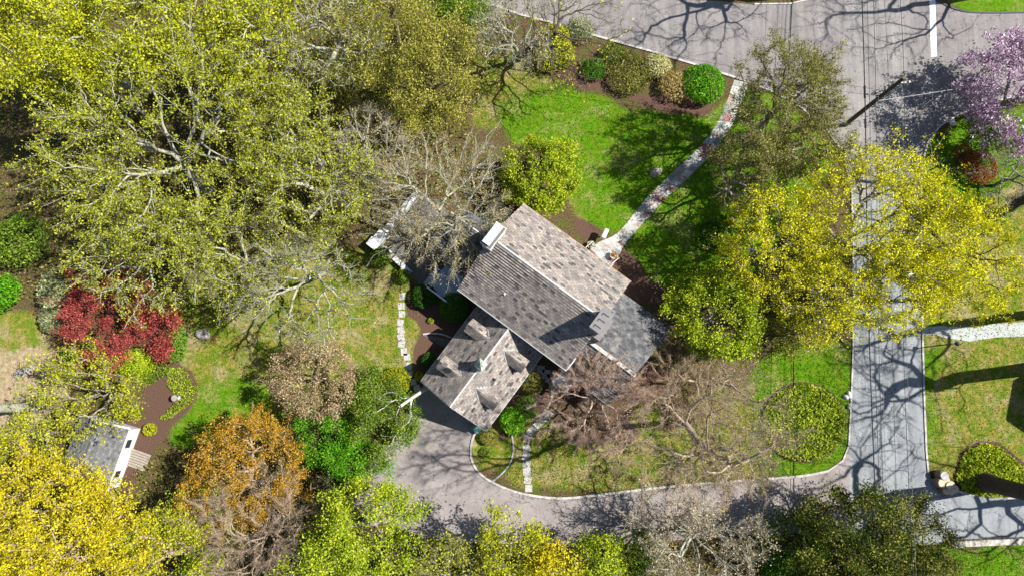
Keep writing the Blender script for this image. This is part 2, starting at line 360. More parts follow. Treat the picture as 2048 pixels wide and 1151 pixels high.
fc = m.ramp(t, [(0, (.07, .075, .08)), (.2, (.19, .195, .19)), (.42, (.33, .33, .31)), (.6, (.25, .225, .205)), (.75, (.29, .19, .165)), (.9, (.22, .09, .08)), (1, (.42, .42, .39))])
FLAG = m.fin(m.mix(.6, fc, m.ramp(m.noise(4, 5, .7), [(.3, (.6, .6, .6)), (.7, (1.2, 1.2, 1.2))]), 'MULTIPLY'), .85, .15)
def flag_path(name, Lx, Rx, seed, rows=46, z=.03):
    R = random.Random(seed); mb = MB(); 
    def lerp_line(pts, t):
        s = t * (len(pts) - 1); i = min(int(s), len(pts) - 2); q = s - i
        return (pts[i][0] * (1 - q) + pts[i + 1][0] * q, pts[i][1] * (1 - q) + pts[i + 1][1] * q)
    ts = [0]
    while ts[-1] < 1: ts.append(ts[-1] + R.uniform(.6, 1.5) / rows)
    ts[-1] = 1
    for a, b in zip(ts[:-1], ts[1:]):
        wl = math.dist(lerp_line(Lx, (a + b) / 2), lerp_line(Rx, (a + b) / 2)); n = max(1, int(round(wl / 15 + R.uniform(-.5, .5))))
        cuts = [0] + sorted((k + R.uniform(-.25, .25)) / n for k in range(1, n)) + [1]
        sk = R.uniform(-.25, .25) / rows
        for c0, c1 in zip(cuts[:-1], cuts[1:]):
            q = []
            for tt, cc in ((a, c0), (b, c0), (b, c1), (a, c1)):
                tt = min(1, max(0, tt + sk * (cc - .5))); l, r = lerp_line(Lx, tt), lerp_line(Rx, tt)
                q.append((l[0] * (1 - cc) + r[0] * cc, l[1] * (1 - cc) + r[1] * cc))
            cx, cy = sum(p[0] for p in q) / 4, sum(p[1] for p in q) / 4
            P = [G(cx + (p[0] - cx) * .95, cy + (p[1] - cy) * .95, 0) for p in q]
            P = [(p.x, p.y) for p in P]
            if sum(P[i][0] * P[(i + 1) % 4][1] - P[(i + 1) % 4][0] * P[i][1] for i in range(4)) < 0: P = P[::-1]
            mb.prism(P, 0, z, t=R.choice([.2, .25, .35, .42, .42, .5, .55, .7, .88, .98, .98, .1 if wl > 40 else .4]))
    tag(mb.build(name, FLAG), kind='structure')
FL = smooth_px([(1468, 160), (1440, 236), (1400, 292), (1342, 348), (1290, 400), (1250, 450), (1226, 472), (1196, 485), (1180, 500)], 4)
FR = smooth_px([(1497, 166), (1471, 236), (1434, 296), (1378, 354), (1326, 402), (1277, 456), (1248, 490), (1238, 512), (1222, 536)], 4)
sheet('path_bed', FL + FR[::-1], .008, plain('grout', (.33, .31, .28), .95)); flag_path('flagstone_path', FL, FR, 5)
FL2 = smooth_px([(1092, 818), (1078, 835), (1062, 850), (1048, 868), (1045, 884)], 3); FR2 = smooth_px([(1108, 826), (1092, 843), (1074, 860), (1064, 874), (1060, 886)], 3)
flag_path('stone_path', FL2, FR2, 9, rows=10)


# ------------------------------------------------------------------ house
m = NT('slate_roof'); 
uvn = m.n('UVMap'); bk = m.n('TexBrick'); bk.offset = .5
bk.inputs['Scale'].default_value = 1; bk.inputs['Brick Width'].default_value = .42; bk.inputs['Row Height'].default_value = .27; bk.inputs['Mortar Size'].default_value = .014
bk.inputs['Color1'].default_value = (0, 0, 0, 1); bk.inputs['Color2'].default_value = (1, 1, 1, 1); bk.inputs['Mortar'].default_value = (.3, .3, .3, 1); bk.inputs['Bias'].default_value = 0
m.l(uvn.outputs[0], bk.inputs['Vector'])
rc = m.ramp(bk.outputs['Color'], [(0, (.045, .044, .045)), (.05, (.075, .07, .07)), (.11, (.145, .129, .12)), (.5, (.20, .174, .154)), (.8, (.247, .212, .184)), (1, (.30, .252, .212))])
n2 = m.noise(1.1, 5, .7); n3 = m.noise(5, 5, .7)
rc = m.mix(m.ramp(n2, [(.50, (0, 0, 0)), (.66, (.55, .55, .55))]), rc, (.10, .07, .068))
rc = m.mix(m.ramp(m.noise(.8, 3, .6, ), [(.55, (0, 0, 0)), (.7, (.3, .3, .3))]), rc, (.10, .105, .075))
rc = m.mix(.6, rc, m.ramp(n3, [(.3, (.6, .6, .6)), (.7, (1.25, 1.25, 1.25))]), 'MULTIPLY')
rc = m.mix(m.math('MULTIPLY', bk.outputs['Fac'], .8), rc, (.02, .019, .018))
SLATE = m.fin(rc, .8, .2)
m = NT('shade_dark_blue_slate'); uv2 = m.n('UVMap'); b3 = m.n('TexBrick'); b3.inputs['Scale'].default_value = 1; b3.inputs['Brick Width'].default_value = .42; b3.inputs['Row Height'].default_value = .27; b3.inputs['Mortar Size'].default_value = .012  # blue-grey lichened slate, darkened further so its colour carries the roof shade
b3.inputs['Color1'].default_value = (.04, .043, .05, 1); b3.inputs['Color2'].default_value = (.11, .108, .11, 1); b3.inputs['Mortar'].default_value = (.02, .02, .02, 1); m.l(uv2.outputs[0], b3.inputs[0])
SLATE_SHADE = m.fin(m.mix(m.ramp(m.noise(1.4, 5, .7), [(.5, (0, 0, 0)), (.68, (.8, .8, .8))]), m.mix(.6, b3.outputs[0], m.ramp(m.noise(4, 5, .7), [(.3, (.55, .55, .55)), (.7, (1.4, 1.4, 1.4))]), 'MULTIPLY'), (.19, .18, .165)), .8, .2)
CLAP = plain('white_clapboard', (.47, .47, .455), .6, .08, 2); TRIM = plain('white_trim', (.50, .50, .485), .5, .06, 2); COPPER = plain('verdigris_copper', (.27, .30, .265), .6, .25, 3)
LEAD = plain('lead_flashing', (.20, .22, .22), .5, .2, 4); GLASS = plain('window_glass', (.02, .025, .03), .08, .2, 1, .6); DARKM = plain('dark_metal', (.03, .03, .032), .5); GUT = plain('gutter_brown', (.30, .19, .13), .5)
STEEL = plain('pale_sheet_metal', (.46, .52, .58), .35, .1, 3, .5, .25); STUC = plain('chimney_stucco', (.45, .445, .42), .85, .12, 3); CHG = plain('chimney_slab', (.135, .128, .126), .85, .15, 3); SOOT = plain('flue_black', (.012, .012, .012), .9)
DECK = None
ANG = math.radians(-36.7616); HO = (2.967, 9.518)
HOUSE = empty('house', (HO[0], HO[1], 0), ANG, 'large house with weathered slate gable roofs, two chimneys and a dormered garage wing', 'house')
def slope(mb, e0, e1, r1, r0, step=.27, lift=.11):
    """courses of slates from eave e0-e1 up to ridge r0-r1"""
    e0, e1, r0, r1 = map(Vector, (e0, e1, r0, r1)); Ls = ((r0 - e0).length + (r1 - e1).length) / 2; n = max(1, int(round(Ls / step)))
    nr = (e1 - e0).cross(r0 - e0).normalized()
    if nr.z < 0: nr = -nr
    W_ = (e1 - e0).normalized()
    off = random.uniform(0, 20)
    def uv(p, k): return ((p - e0).dot(W_) + off, k * step + .0001)
    for k in range(n):
        a, b = e0.lerp(r0, k / n), e1.lerp(r1, k / n); c, d = e1.lerp(r1, (k + 1) / n), e0.lerp(r0, (k + 1) / n)
        A, B = a + nr * lift, b + nr * lift; c2, d2 = c + nr * .004, d + nr * .004
        mb.face([A, B, c2, d2] if (B - A).cross(c2 - A).z > 0 else [A, d2, c2, B], [uv(A, k), uv(B, k), uv(c2, k + .97), uv(d2, k + .97)] if (B - A).cross(c2 - A).z > 0 else [uv(A, k), uv(d2, k + .97), uv(c2, k + .97), uv(B, k)])
        mb.face([a, b, B, A], [uv(a, k)] * 4)
    T = Vector((0, 0, .2))
    for p, q in ((e0, e1), (r1, r0), (e1, r1), (r0, e0)): mb.face([p - T, q - T, q, p], [(0, 0)] * 4)
    mb.face([e0 - T, r0 - T, r1 - T, e1 - T], [(0, 0)] * 4)
def house_part(mb, name, mat, smooth=False, parent=None, label=None):
    o = mb.build(name, mat, parent or HOUSE, smooth)
    if label: o['label'] = label
    return o
random.seed(3)
X0, X1, Y0, Y1, ZE, ZR = -6.12, 6.12, -4.95, 4.95, 6.2, 10.2
mb = MB(); slope(mb, (X0, Y0, ZE), (X1, Y0, ZE), (X1, 0, ZR), (X0, 0, ZR)); slope(mb, (X1, Y1, ZE), (X0, Y1, ZE), (X0, 0, ZR), (X1, 0, ZR)); house_part(mb, 'main_roof', SLATE)
mb = MB(); mb.tube([(X0 + .9, 0, ZR + .02), (X1 - .9, 0, ZR + .02)], .09, 6); house_part(mb, 'ridge_cap', plain('ridge_cap', (.40, .39, .37), .7, .15, 5))
def walls(mb, x0, x1, y0, y1, ze, zr, along='x'):
    for a, b in (((x0, y0), (x1, y0)), ((x1, y0), (x1, y1)), ((x1, y1), (x0, y1)), ((x0, y1), (x0, y0))):
        mb.face([(*a, 0), (*b, 0), (*b, ze), (*a, ze)])
    if along == 'x':
        ym = (y0 + y1) / 2
        mb.face([(x1, y0, ze), (x1, y1, ze), (x1, ym, zr)]); mb.face([(x0, y1, ze), (x0, y0, ze), (x0, ym, zr)])
    else:
        xm = (x0 + x1) / 2
        mb.face([(x0, y0, ze), (x1, y0, ze), (xm, y0, zr)]); mb.face([(x1, y1, ze), (x0, y1, ze), (xm, y1, zr)])
mb = MB(); walls(mb, X0 + .2, X1 - .2, Y0 + .35, Y1 - .35, ZE - .12, ZR - .3); house_part(mb, 'wall', CLAP)
mb = MB()
for y in (Y0 - .08, ): mb.box((0, y, ZE - .07), (X1 - X0 + .1, .15, .14))
mb.box((X0 - .02, Y0 + 1.0, ZE - .0), (.03, .02, .02)); house_part(mb, 'gutter', TRIM)
mb = MB(); mb.box((0, Y1 + .07, ZE - .07), (X1 - X0 + .1, .13, .13)); house_part(mb, 'gutter', GUT)
def window(x, y, z, w, h, face, parent=HOUSE):
    """face: 0 = wall normal along y, 1 = wall normal along x; sign by the wall side"""
    s = .04; mb = MB(); d = (w, s * 2, .09) if face == 0 else (s * 2, w, .09)
    for dz in (-h / 2, 0, h / 2): mb.box((x, y, z + dz), d)
    for k in (-1, 0, 1):
        mb.box((x + (k * w / 2 if face == 0 else 0), y + (k * w / 2 if face == 1 else 0), z), ((.08 if face == 0 else s * 1.9), (s * 1.9 if face == 0 else .08), h + .08))
    o = mb.build('window', TRIM, parent); g = MB(); g.box((x, y, z), ((w - .05, .03, h) if face == 0 else (.03, w - .05, h))); g.build('pane', GLASS, o); return o
for x in (-5, -2.4, .2, 2.6, 4.9):
    if not -4.2 < x < 3.6: window(x, Y0 + .33, 1.6, 1.0, 1.5, 0)
    window(x, Y0 + .33, 4.7, 1.0, 1.2, 0); window(x, Y1 - .33, 4.7, 1.0, 1.4, 0)
    if x != 2.6: window(x, Y1 - .33, 1.7, 1.0, 1.6, 0)
mb = MB(); mb.box((2.3, Y1 - .31, 1.05), (1.05, .09, 2.1)); d = house_part(mb, 'door', plain('front_door', (.05, .07, .06), .4)); mb = MB(); mb.tube([(2.65, Y1 - .2, 1.0), (2.65, Y1 - .2, 1.15)], .03, 6); mb.build('handle', STEEL, d)
# vent pipe, small roof fittings
mb = MB(); mb.tube([(-2.25, -3.0, 7.4), (-2.25, -3.0, 8.15)], .09, 10); mb.lathe((-2.25, -3.0, 7.5), [(.2, 0), (.1, .12)], 10); house_part(mb, 'vent_pipe', plain('vent', (.55, .40, .37), .6))
# chimneys
mb = MB(); mb.box((-5.78, .12, 8.2), (.95, 2.15, 5.2)); mb.box((-5.78, .12, 10.86), (1.1, 2.32, .14)); c1 = house_part(mb, 'chimney', STUC, label='white stuccoed chimney with three pale metal flue covers')
mb = MB(); mb.box((-5.78, .12, 10.96), (1.0, 2.2, .06)); mb.build('crown', plain('chimney_crown', (.09, .085, .08), .8), c1)
for k, y in enumerate((-.55, .14, .83)):
    mb = MB(); mb.box((-5.85, y, 11.12), (.66, .62, .26), m=0); mb.box((-5.85, y, 11.27), (.74, .66, .04), m=1); mb.build('flue_cover', [TRIM, STEEL if k != 2 else TRIM], c1)
mb = MB(); mb.box((5.85, -.36, 8.8), (.9, 1.8, 5.6)); mb.box((5.85, -.36, 11.45), (1.02, 1.95, .12)); mb.box((5.85, -.36, 11.68), (1.12, 2.05, .14))
mb.box((6.55, -.3, 5), (.7, 2.3, 6.4), taper=.94); c2 = house_part(mb, 'chimney', CHG, label='grey chimney with three dark flue slots and a stepped shoulder')
for k, y in enumerate((-.95, -.36, .23)):
    mb = MB(); mb.box((5.85, y, 11.76), (.62, .06, .04)); mb.box((5.57, y - .13, 11.76), (.06, .22, .04)); mb.build('flue_slot', SOOT, c2)
# garage wing
WX0, WX1, WY0, WY1, WE, WR, WM = -4.12, 3.56, -13.85, -4.62, 2.6, 6.0, -.28
mb = MB(); slope(mb, (WX0, WY1, WE), (WX0, WY0, WE), (WM, WY0, WR), (WM, WY1, WR)); slope(mb, (WX1, WY0, WE), (WX1, WY1, WE), (WM, WY1, WR), (WM, WY0, WR)); house_part(mb, 'wing_roof', SLATE)
mb = MB(); mb.tube([(WM, WY0, WR + .02), (WM, WY1, WR + .02)], .08, 6); house_part(mb, 'ridge_cap', plain('ridge_cap_wing', (.44, .42, .40), .7, .15, 5))
mb = MB(); walls(mb, WX0 + .35, WX1 - .35, WY0 + .2, WY1, WE - .1, WR - .35, 'y'); house_part(mb, 'wing_wall', CLAP)
for x in (-2.25, 1.7):
    mb = MB(); mb.box((x, WY0 + .17, 1.1), (2.5, .1, 2.2))
    for k in range(4): mb.box((x, WY0 + .11, .3 + k * .55), (2.4, .04, .45))
    house_part(mb, 'garage_door', TRIM)
for x in (WX0 - .06, WX1 + .06):
    mb = MB(); mb.box((x, (WY0 + WY1) / 2, WE - .05), (.11, WY1 - WY0, .11)); house_part(mb, 'gutter', TRIM)
mb = MB()
for s in (WX0, WX1): mb.tube([(s, WY0 - .03, WE - .05), (WM, WY0 - .03, WR - .05)], .05, 4)
house_part(mb, 'bargeboard', TRIM)
def dormer(y, side):
    zr, ze, hw = 5.3, 4.62, .58; sx = -1 if side < 0 else 1
    xo = WM + sx * 3.15; pit = (WR - WE) / (WX1 - WM)
    xi = lambda z: WM + sx * (WR - z) / pit
    d = empty('dormer'); d.parent = HOUSE
    mb = MB()
    for q in (-1, 1):
        slope(mb, (xo + sx * .15, y + q * (hw + .1), ze - .1), (xi(ze - .1), y + q * (hw + .1), ze - .12), (xi(zr), y, zr), (xo + sx * .15, y, zr), .27, .06)
    mb.build('dormer_roof', SLATE, d)
    mb = MB(); zb = WR - abs(xo - WM) * pit - .1
    for q in (-1, 1): mb.face([(xo, y + q * hw, zb), (xi(ze - .05), y + q * hw, ze - .15), (xo, y + q * hw, ze - .15)])
    mb.face([(xo, y - hw, zb), (xo, y + hw, zb), (xo, y + hw, ze - .1), (xo, y, zr - .12), (xo, y - hw, ze - .1)]); mb.build('dormer_wall', CLAP, d)
    window(xo + sx * .03, y, (zb + ze) / 2 - .05, .7, .9, 1, d)
    mb = MB()
    for q in (-1, 1): mb.tube([(xi(zr) + sx * -.05, y, zr + .02), (xi(ze) , y + q * (hw + .12), ze + .02)], [.13, .13], 4)
    mb.build('valley_flashing', LEAD if side > 0 else COPPER, d)
for y in (-6.95, -11.2): dormer(y, -1); dormer(y, 1)
mb = MB(); cy = -9.25
mb.box((WM, cy, 6.0), (.72, .72, 1.3)); cup = house_part(mb, 'cupola', TRIM)
mb = MB(); mb.box((WM, cy, 6.7), (.86, .86, .1)); q = [(WM + a * .45, cy + b * .45, 6.76) for a, b in ((-1, -1), (1, -1), (1, 1), (-1, 1))]
for k in range(4):
    a, b = Vector(q[k]), Vector(q[(k + 1) % 4]); t_ = Vector((WM, cy, 7.6)); m1, m2 = a.lerp(t_, .5) - Vector((0, 0, .12)), b.lerp(t_, .5) - Vector((0, 0, .12)); mb.face([a, b, m2, m1]); mb.face([m1, m2, t_])
mb.build('cupola_roof', COPPER, cup)
mb = MB()
for k in range(4):
    for j in range(5):
        w = k * math.pi / 2; mb.box((WM + .37 * math.cos(w), cy + .37 * math.sin(w), 6.1 + j * .11), ((.05, .5, .05) if k % 2 == 0 else (.5, .05, .05)))
mb.build('louvre', CLAP, cup)
mb = MB(); mb.tube([(WM, cy, 7.7), (WM, cy, 8.75)], .025, 6); mb.tube([(WM - .35, cy, 8.3), (WM + .35, cy, 8.3)], .02, 5); mb.tube([(WM, cy - .35, 8.3), (WM, cy + .35, 8.3)], .02, 5)
mb.face([(WM - .42, cy, 8.7), (WM - .1, cy + .02, 8.62), (WM + .12, cy, 8.65), (WM + .42, cy, 8.9), (WM + .3, cy, 9.05), (WM + .05, cy, 8.88), (WM - .15, cy, 9.1), (WM - .3, cy, 8.85)]); mb.build('weathervane', DARKM, cup)
mb = MB(); mb.box((1.4, -9.55, 4.62), (.28, .2, .3)); house_part(mb, 'roof_vent', SOOT)
# north-west extension
mb = MB(); slope(mb, (-11.4, -3.5, 3.3), (X0 + .2, -3.5, 3.3), (X0 + .2, .53, 5.0), (-11.4, .53, 5.0)); slope(mb, (X0 + .2, 1.75, 4.25), (-10.6, 1.75, 4.25), (-10.6, .53, 5.0), (X0 + .2, .53, 5.0)); house_part(mb, 'extension_roof', SLATE_SHADE)  # darker slate puts the shade on this roof into its colour
mb = MB(); mb.tube([(-11.3, .53, 5.02), (X0 + .2, .53, 5.02)], .07, 6); house_part(mb, 'ridge_cap', TRIM)
mb = MB()
for a, b in (((-11.2, -3.3), (-6, -3.3)), ((-10.4, 1.55), (-11.2, -3.3)), ((-6, 1.55), (-10.4, 1.55))): mb.face([(*a, 0), (*b, 0), (*b, 3.15), (*a, 3.15)])
house_part(mb, 'extension_wall', CLAP); window(-8.2, -3.33, 1.7, 1.6, 1.5, 0)
# south-east extension
mb = MB(); slope(mb, (12.1, 4.35, 3.1), (X1 - .2, 4.35, 3.1), (X1 - .2, -1.6, 5.5), (11.4, -1.6, 5.5)); slope(mb, (X1 - .2, -5.0, 3.3), (11.4, -5.0, 3.3), (11.4, -1.6, 5.5), (X1 - .2, -1.6, 5.5)); house_part(mb, 'side_roof', SLATE_SHADE)  # tree shade over this roof is partly in the slate colour
mb = MB(); mb.box((8.7, -1.6, 5.56), (5.6, .34, .10)); house_part(mb, 'ridge_cap', plain('pale_ridge_slab', (.32, .305, .28), .8, .3, 5))
mb = MB()
for a, b in (((6, -4.7), (11.1, -4.7)), ((11.1, -4.7), (11.6, 4.05)), ((11.6, 4.05), (6, 4.05))): mb.face([(*a, 0), (*b, 0), (*b, 3.1), (*a, 3.1)])
mb.face([(11.1, -4.7, 3.1), (11.6, 4.05, 3.1), (11.35, -1.6, 5.35)]); house_part(mb, 'side_wall', CLAP)
mb = MB(); mb.box((8.7, -5.07, 3.24), (5.4, .12, .12)); house_part(mb, 'gutter', TRIM); mb = MB(); mb.box((6.18, -4.3, 6.15), (.1, 1.3, .14)); house_part(mb, 'bargeboard', TRIM)
mb = MB(); mb.box((6.7, -5.75, 2.75), (1.6, 1.15, .12)); mb.box((6.7, -6.35, 2.72), (1.7, .16, .16)); mb.box((7.5, -5.8, 2.75), (.1, 1.2, .16)); mb.box((6.2, -6.2, 1.35), (.12, .12, 2.7)); mb.box((7.3, -6.2, 1.35), (.12, .12, 2.7)); house_part(mb, 'porch_canopy', plain('canopy_lead', (.42, .44, .46), .6), )
def HL(x, y, z=0):
    ca, sa = math.cos(ANG), math.sin(ANG); return (HO[0] + x * ca - y * sa, HO[1] + x * sa + y * ca, z)
# deck, patio walls
m = NT('deck_boards'); wv = m.n('TexWave'); wv.inputs['Scale'].default_value = 2.2; wv.bands_direction = 'Y'; wv.inputs['Distortion'].default_value = 0; tc = m.n('TexCoord'); m.l(tc.outputs['Object'], wv.inputs[0])
m.bump(wv.outputs[0], .02); DECK = m.fin(m.mix(.5, m.ramp(wv.outputs[0], [(.0, (.10, .115, .13)), (.12, (.24, .31, .39)), (1, (.34, .42, .52))]), m.ramp(m.noise(3, 4), [(.3, (.8, .8, .8)), (.7, (1.15, 1.15, 1.15))]), 'MULTIPLY'), .7, .2)
dk = empty('deck', HL(-8.05, -4.85), ANG, 'blue-grey timber deck with steps against the main house', 'deck')
mb = MB(); mb.box((.1, 0, .75), (3.0, 2.9, .12)); mb.build('floor', DECK, dk)
for k in range(2):
    mb = MB(); mb.box((-1.6 - k * .34, -.45, .55 - k * .2), (.36, 1.9, .1)); mb.build('step', DECK, dk)
mb = MB()
for x in (-1.3, .2, 1.5): mb.box((x, -1.5, .85), (.1, .1, 1.7))
mb.box((.1, -1.5, 1.68), (3.0, .13, .07)); mb.box((.1, -1.5, .98), (2.9, .05, .05))
for k in range(16): mb.box((-1.25 + k * .18, -1.5, 1.32), (.035, .035, .66))
mb.build('railing', plain('deck_rail', (.50, .55, .60), .6), dk)
mb = MB()
for x in (-2.2, -.9): mb.box((x, .6, .7), (.1, .1, 1.5))
mb.box((-1.55, .6, 1.42), (1.5, .1, .07)); mb.build('handrail', plain('deck_rail_grey', (.36, .40, .46), .6), dk)
WALLW = plain('whitewashed_masonry', (.42, .43, .43), .85, .22, 1.6, bump=.01)
pw = empty('patio_wall', G(760, 490), 0, 'white painted masonry patio wall turning a corner under the bare tree', 'wall')
for nm, q, w, h in (('wall_run', [(840, 388), (818, 412), (772, 468)], .62, 1.0), ('wall_run', [(771, 499), (790, 517), (806, 532), (822, 548)], .5, .8), ):
    o = strip(nm, q, w, h, WALLW, None); o.parent = pw; o.matrix_parent_inverse = Matrix.Translation(-Vector(pw.location)); o.location = (0, 0, 0)
mb = MB(); a = math.radians(-37)
for (u, v), s in (((766, 476), (1.15, .9)), ((752, 492), (.85, 1.1))):
    p = G(u, v) - Vector(pw.location); mb.box((p.x, p.y, .6), (*s, 1.2), math.radians(52)); mb.box((p.x, p.y, 1.24), (s[0] + .1, s[1] + .1, .08), math.radians(52))
mb.build('pier', WALLW, pw)
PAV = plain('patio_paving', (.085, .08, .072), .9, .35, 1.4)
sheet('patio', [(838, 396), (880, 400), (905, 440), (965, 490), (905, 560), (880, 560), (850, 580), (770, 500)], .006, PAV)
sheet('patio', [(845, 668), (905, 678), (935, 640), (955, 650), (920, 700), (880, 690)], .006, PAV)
def boxthing(name, label, cat, u, v, z, dims, mat, rz=ANG):
    p = G(u, v, 0); o = empty(name, (p.x, p.y, z), rz, label, cat); return o
t = boxthing('grill_cover', 'tan covered grill or storage chest beside the northern corner of the main house', 'grill', 999, 425, 0, 0, 0)
mb = MB(); mb.box((0, 0, .5), (2.2, 1.3, 1.0)); mb.box((0, 0, 1.03), (2.3, 1.4, .07), taper=.97); mb.build('cover', plain('tan_cover', (.40, .34, .20), .8, .2, 2), t)
for s in (-1, 1): mb = MB(); mb.box((s * 1.17, 0, .6), (.06, .5, .06)); mb.build('handle', DARKM, t)
t = boxthing('patio_table', 'dark green patio table by the low extension roof', 'table', 973, 447, 0, 0, 0)
mb = MB(); mb.box((0, 0, .74), (1.5, .9, .05)); mb.build('tabletop', plain('green_table', (.05, .10, .08), .5), t)
for a, b in ((-1, -1), (1, -1), (1, 1), (-1, 1)):
    mb = MB(); mb.tube([(a * .65, b * .35, 0), (a * .62, b * .33, .72)], .03, 6); mb.build('leg', DARKM, t)
t = boxthing('storage_box', 'small teal lidded box in the shade at the garage corner', 'box', 952, 856, 0, 0, 0)
mb = MB(); mb.box((0, 0, .3), (.8, .5, .6), taper=1.06); mb.build('body', plain('teal_plastic', (.04, .11, .10), .5), t); mb = MB(); mb.box((0, 0, .63), (.9, .6, .06)); mb.build('lid', plain('teal_lid', (.07, .17, .155), .5), t)
for u, v, lab in ((1181, 492, 'stone planter with dark foliage on the front step nearest the mailbox'), (1226, 512, 'round planter with orange flowers at the outer side of the front step')):
    p = G(u, v); t = empty('planter', p, 0, lab, 'planter'); mb = MB(); mb.lathe((0, 0, .03), [(.22, 0), (.36, .5), (.40, .52), (.34, .5), (.3, .45)], 14); mb.build('pot', plain('pot_stone', (.36, .33, .30), .8), t)
    R = np.random.default_rng(u); n = 140; P = R.normal(size=(n, 3)) * (.17, .17, .12) + (0, 0, .62); s = .07; A = R.normal(size=(n, 3)); A /= np.linalg.norm(A, axis=1)[:, None]; B = np.cross(A, R.normal(size=(n, 3))); B /= np.linalg.norm(B, axis=1)[:, None]
    V = np.stack([P - A * s, P - B * s * .6, P + A * s, P + B * s * .6], 1).reshape(-1, 3); npmesh('foliage', V, np.arange(n * 4).reshape(-1, 4), LEAF['orange' if u > 1200 else 'pine'], t, R.random(n))
for (ax, ay), (bx, by), lab in (((1170, 498), (1184, 486), 'pale iron handrail on the mailbox side of the front step'), ((1222, 530), (1236, 518), 'pale iron handrail on the mulch bed side of the front step')):
    a, b = G(ax, ay), G(bx, by); mb = MB()
    mb.tube([a, a + Vector((0, 0, .9)), b + Vector((0, 0, .8)), b], .03, 6); mb.tube([a + Vector((0, 0, .45)), b + Vector((0, 0, .4))], .02, 6); tag(mb.build('handrail', plain('rail_grey', (.5, .5, .5), .5)), lab, 'handrail')
p = G(1206, 473); t = empty('mailbox', p, math.radians(-25), 'white mailbox on a post at the bend of the flagstone path', 'mailbox')
mb = MB(); mb.box((0, 0, .5), (.1, .1, 1.0)); mb.build('post', TRIM, t)
mb = MB(); mb.box((0, 0, 1.2), (.5, .95, .36)); mb.tube([(-.0, -.475, 1.32), (0, .475, 1.32)], .25, 12); mb.build('box', TRIM, t); mb = MB(); mb.box((0, -.49, 1.2), (.3, .02, .3)); mb.build('door', STEEL, t)

# ------------------------------------------------------------------ shed, neighbour house
SA = math.atan2(*(lambda d: (d.y, d.x))(G(236, 972, 2.6) - G(279, 853, 2.6)))   # direction of the white front wall
pf, pb = G(281, 856, 0), G(239, 972, 0); d = (pb - pf).normalized(); nrm = Vector((d.y, -d.x, 0))
if nrm.x > 0: nrm = -nrm
sh = empty('shed', pf, math.atan2(d.y, d.x), 'white shed with a grey shingle roof below the lower-left trees', 'shed')
Ld = (pb - pf).length; sgn = 1 if (Matrix.Rotation(math.atan2(d.y, d.x), 3, 'Z') @ Vector((0, 1, 0))).dot(nrm) > 0 else -1
D = 4.6 * sgn
SHR = NT('shed_shingles'); uvn = SHR.n('UVMap'); b2 = SHR.n('TexBrick'); b2.inputs['Scale'].default_value = 1; b2.inputs['Brick Width'].default_value = .3; b2.inputs['Row Height'].default_value = .25; b2.inputs['Mortar Size'].default_value = .01
b2.inputs['Color1'].default_value = (.065, .066, .066, 1); b2.inputs['Color2'].default_value = (.135, .136, .136, 1); b2.inputs['Mortar'].default_value = (.05, .05, .05, 1); SHR.l(uvn.outputs[0], b2.inputs[0])
SHR = SHR.fin(SHR.mix(.7, b2.outputs[0], SHR.ramp(SHR.noise(2, 4), [(.3, (.7, .7, .7)), (.7, (1.3, 1.3, 1.3))]), 'MULTIPLY'), .9, .1)
mb = MB(); q = [(0, 0), (Ld, 0), (Ld, D), (0, D)]
for k in range(4):
    a, b = q[k], q[(k + 1) % 4]; mb.face([(*a, 0), (*b, 0), (*b, 2.3), (*a, 2.3)])
for x in (0, Ld): mb.face([(x, 0, 2.3), (x, D, 2.3), (x, D / 2, 3.3)])
mb.build('wall', CLAP, sh)
mb = MB(); slope(mb, (-.15, -.12 * sgn, 2.24), (Ld + .15, -.12 * sgn, 2.24), (Ld + .15, D / 2, 3.35), (-.15, D / 2, 3.35), .25, .04); slope(mb, (Ld + .15, D + .12 * sgn, 2.24), (-.15, D + .12 * sgn, 2.24), (-.15, D / 2, 3.35), (Ld + .15, D / 2, 3.35), .25, .04); mb.build('roof', SHR, sh)
mb = MB(); mb.tube([(-.16, -.2 * sgn, 2.2), (-.16, D / 2, 3.3), (-.16, D + .1 * sgn, 2.2)], .1, 4); mb.box((Ld / 2, -.2 * sgn, 2.2), (Ld + .3, .12, .16)); mb.build('fascia', TRIM, sh)
for x, wd in ((1.4, 1.0), (Ld - 1.4, .8)):
    mb = MB(); mb.box((x, -.03 * sgn, 1.35), (wd, .06, 1.0)); w_ = mb.build('window', TRIM, sh); mb = MB(); mb.box((x, -.05 * sgn, 1.35), (wd - .2, .06, .85)); mb.build('pane', GLASS, w_)
mb = MB(); mb.box((Ld * .55, -.03 * sgn, 1.0), (1.3, .06, 2.0)); mb.build('door', TRIM, sh)
RAMP = plain('weathered_planks', (.20, .172, .14), .85, .35, 5)
mb = MB(); p = G(271, 918)
for k in range(7): mb.box((0, -.72 + k * .24, .16), (2.0, .2, .06))
for s in (-.7, .7): mb.box((0, s, .08), (1.9, .1, .12))
rp = mb.build('ramp', RAMP, None, loc=(p.x + .3, p.y, 0)); rp.rotation_euler = (0, math.radians(5), math.radians(-20)); tag(rp, 'weathered plank ramp leading to the white shed door', 'ramp')
nh = empty('neighbouring_house', (58.6, -.2, 0), math.radians(25), 'neighbouring house at the right edge, only its shadow falling on the lawn', 'house')
mb = MB(); walls(mb, -4, 4, -3.5, 3.5, 4.5, 7.5); mb.build('wall', CLAP, nh); mb = MB(); slope(mb, (-4.3, -3.8, 4.3), (4.3, -3.8, 4.3), (4.3, 0, 7.6), (-4.3, 0, 7.6)); slope(mb, (4.3, 3.8, 4.3), (-4.3, 3.8, 4.3), (-4.3, 0, 7.6), (4.3, 0, 7.6)); mb.build('roof', SHR, nh)

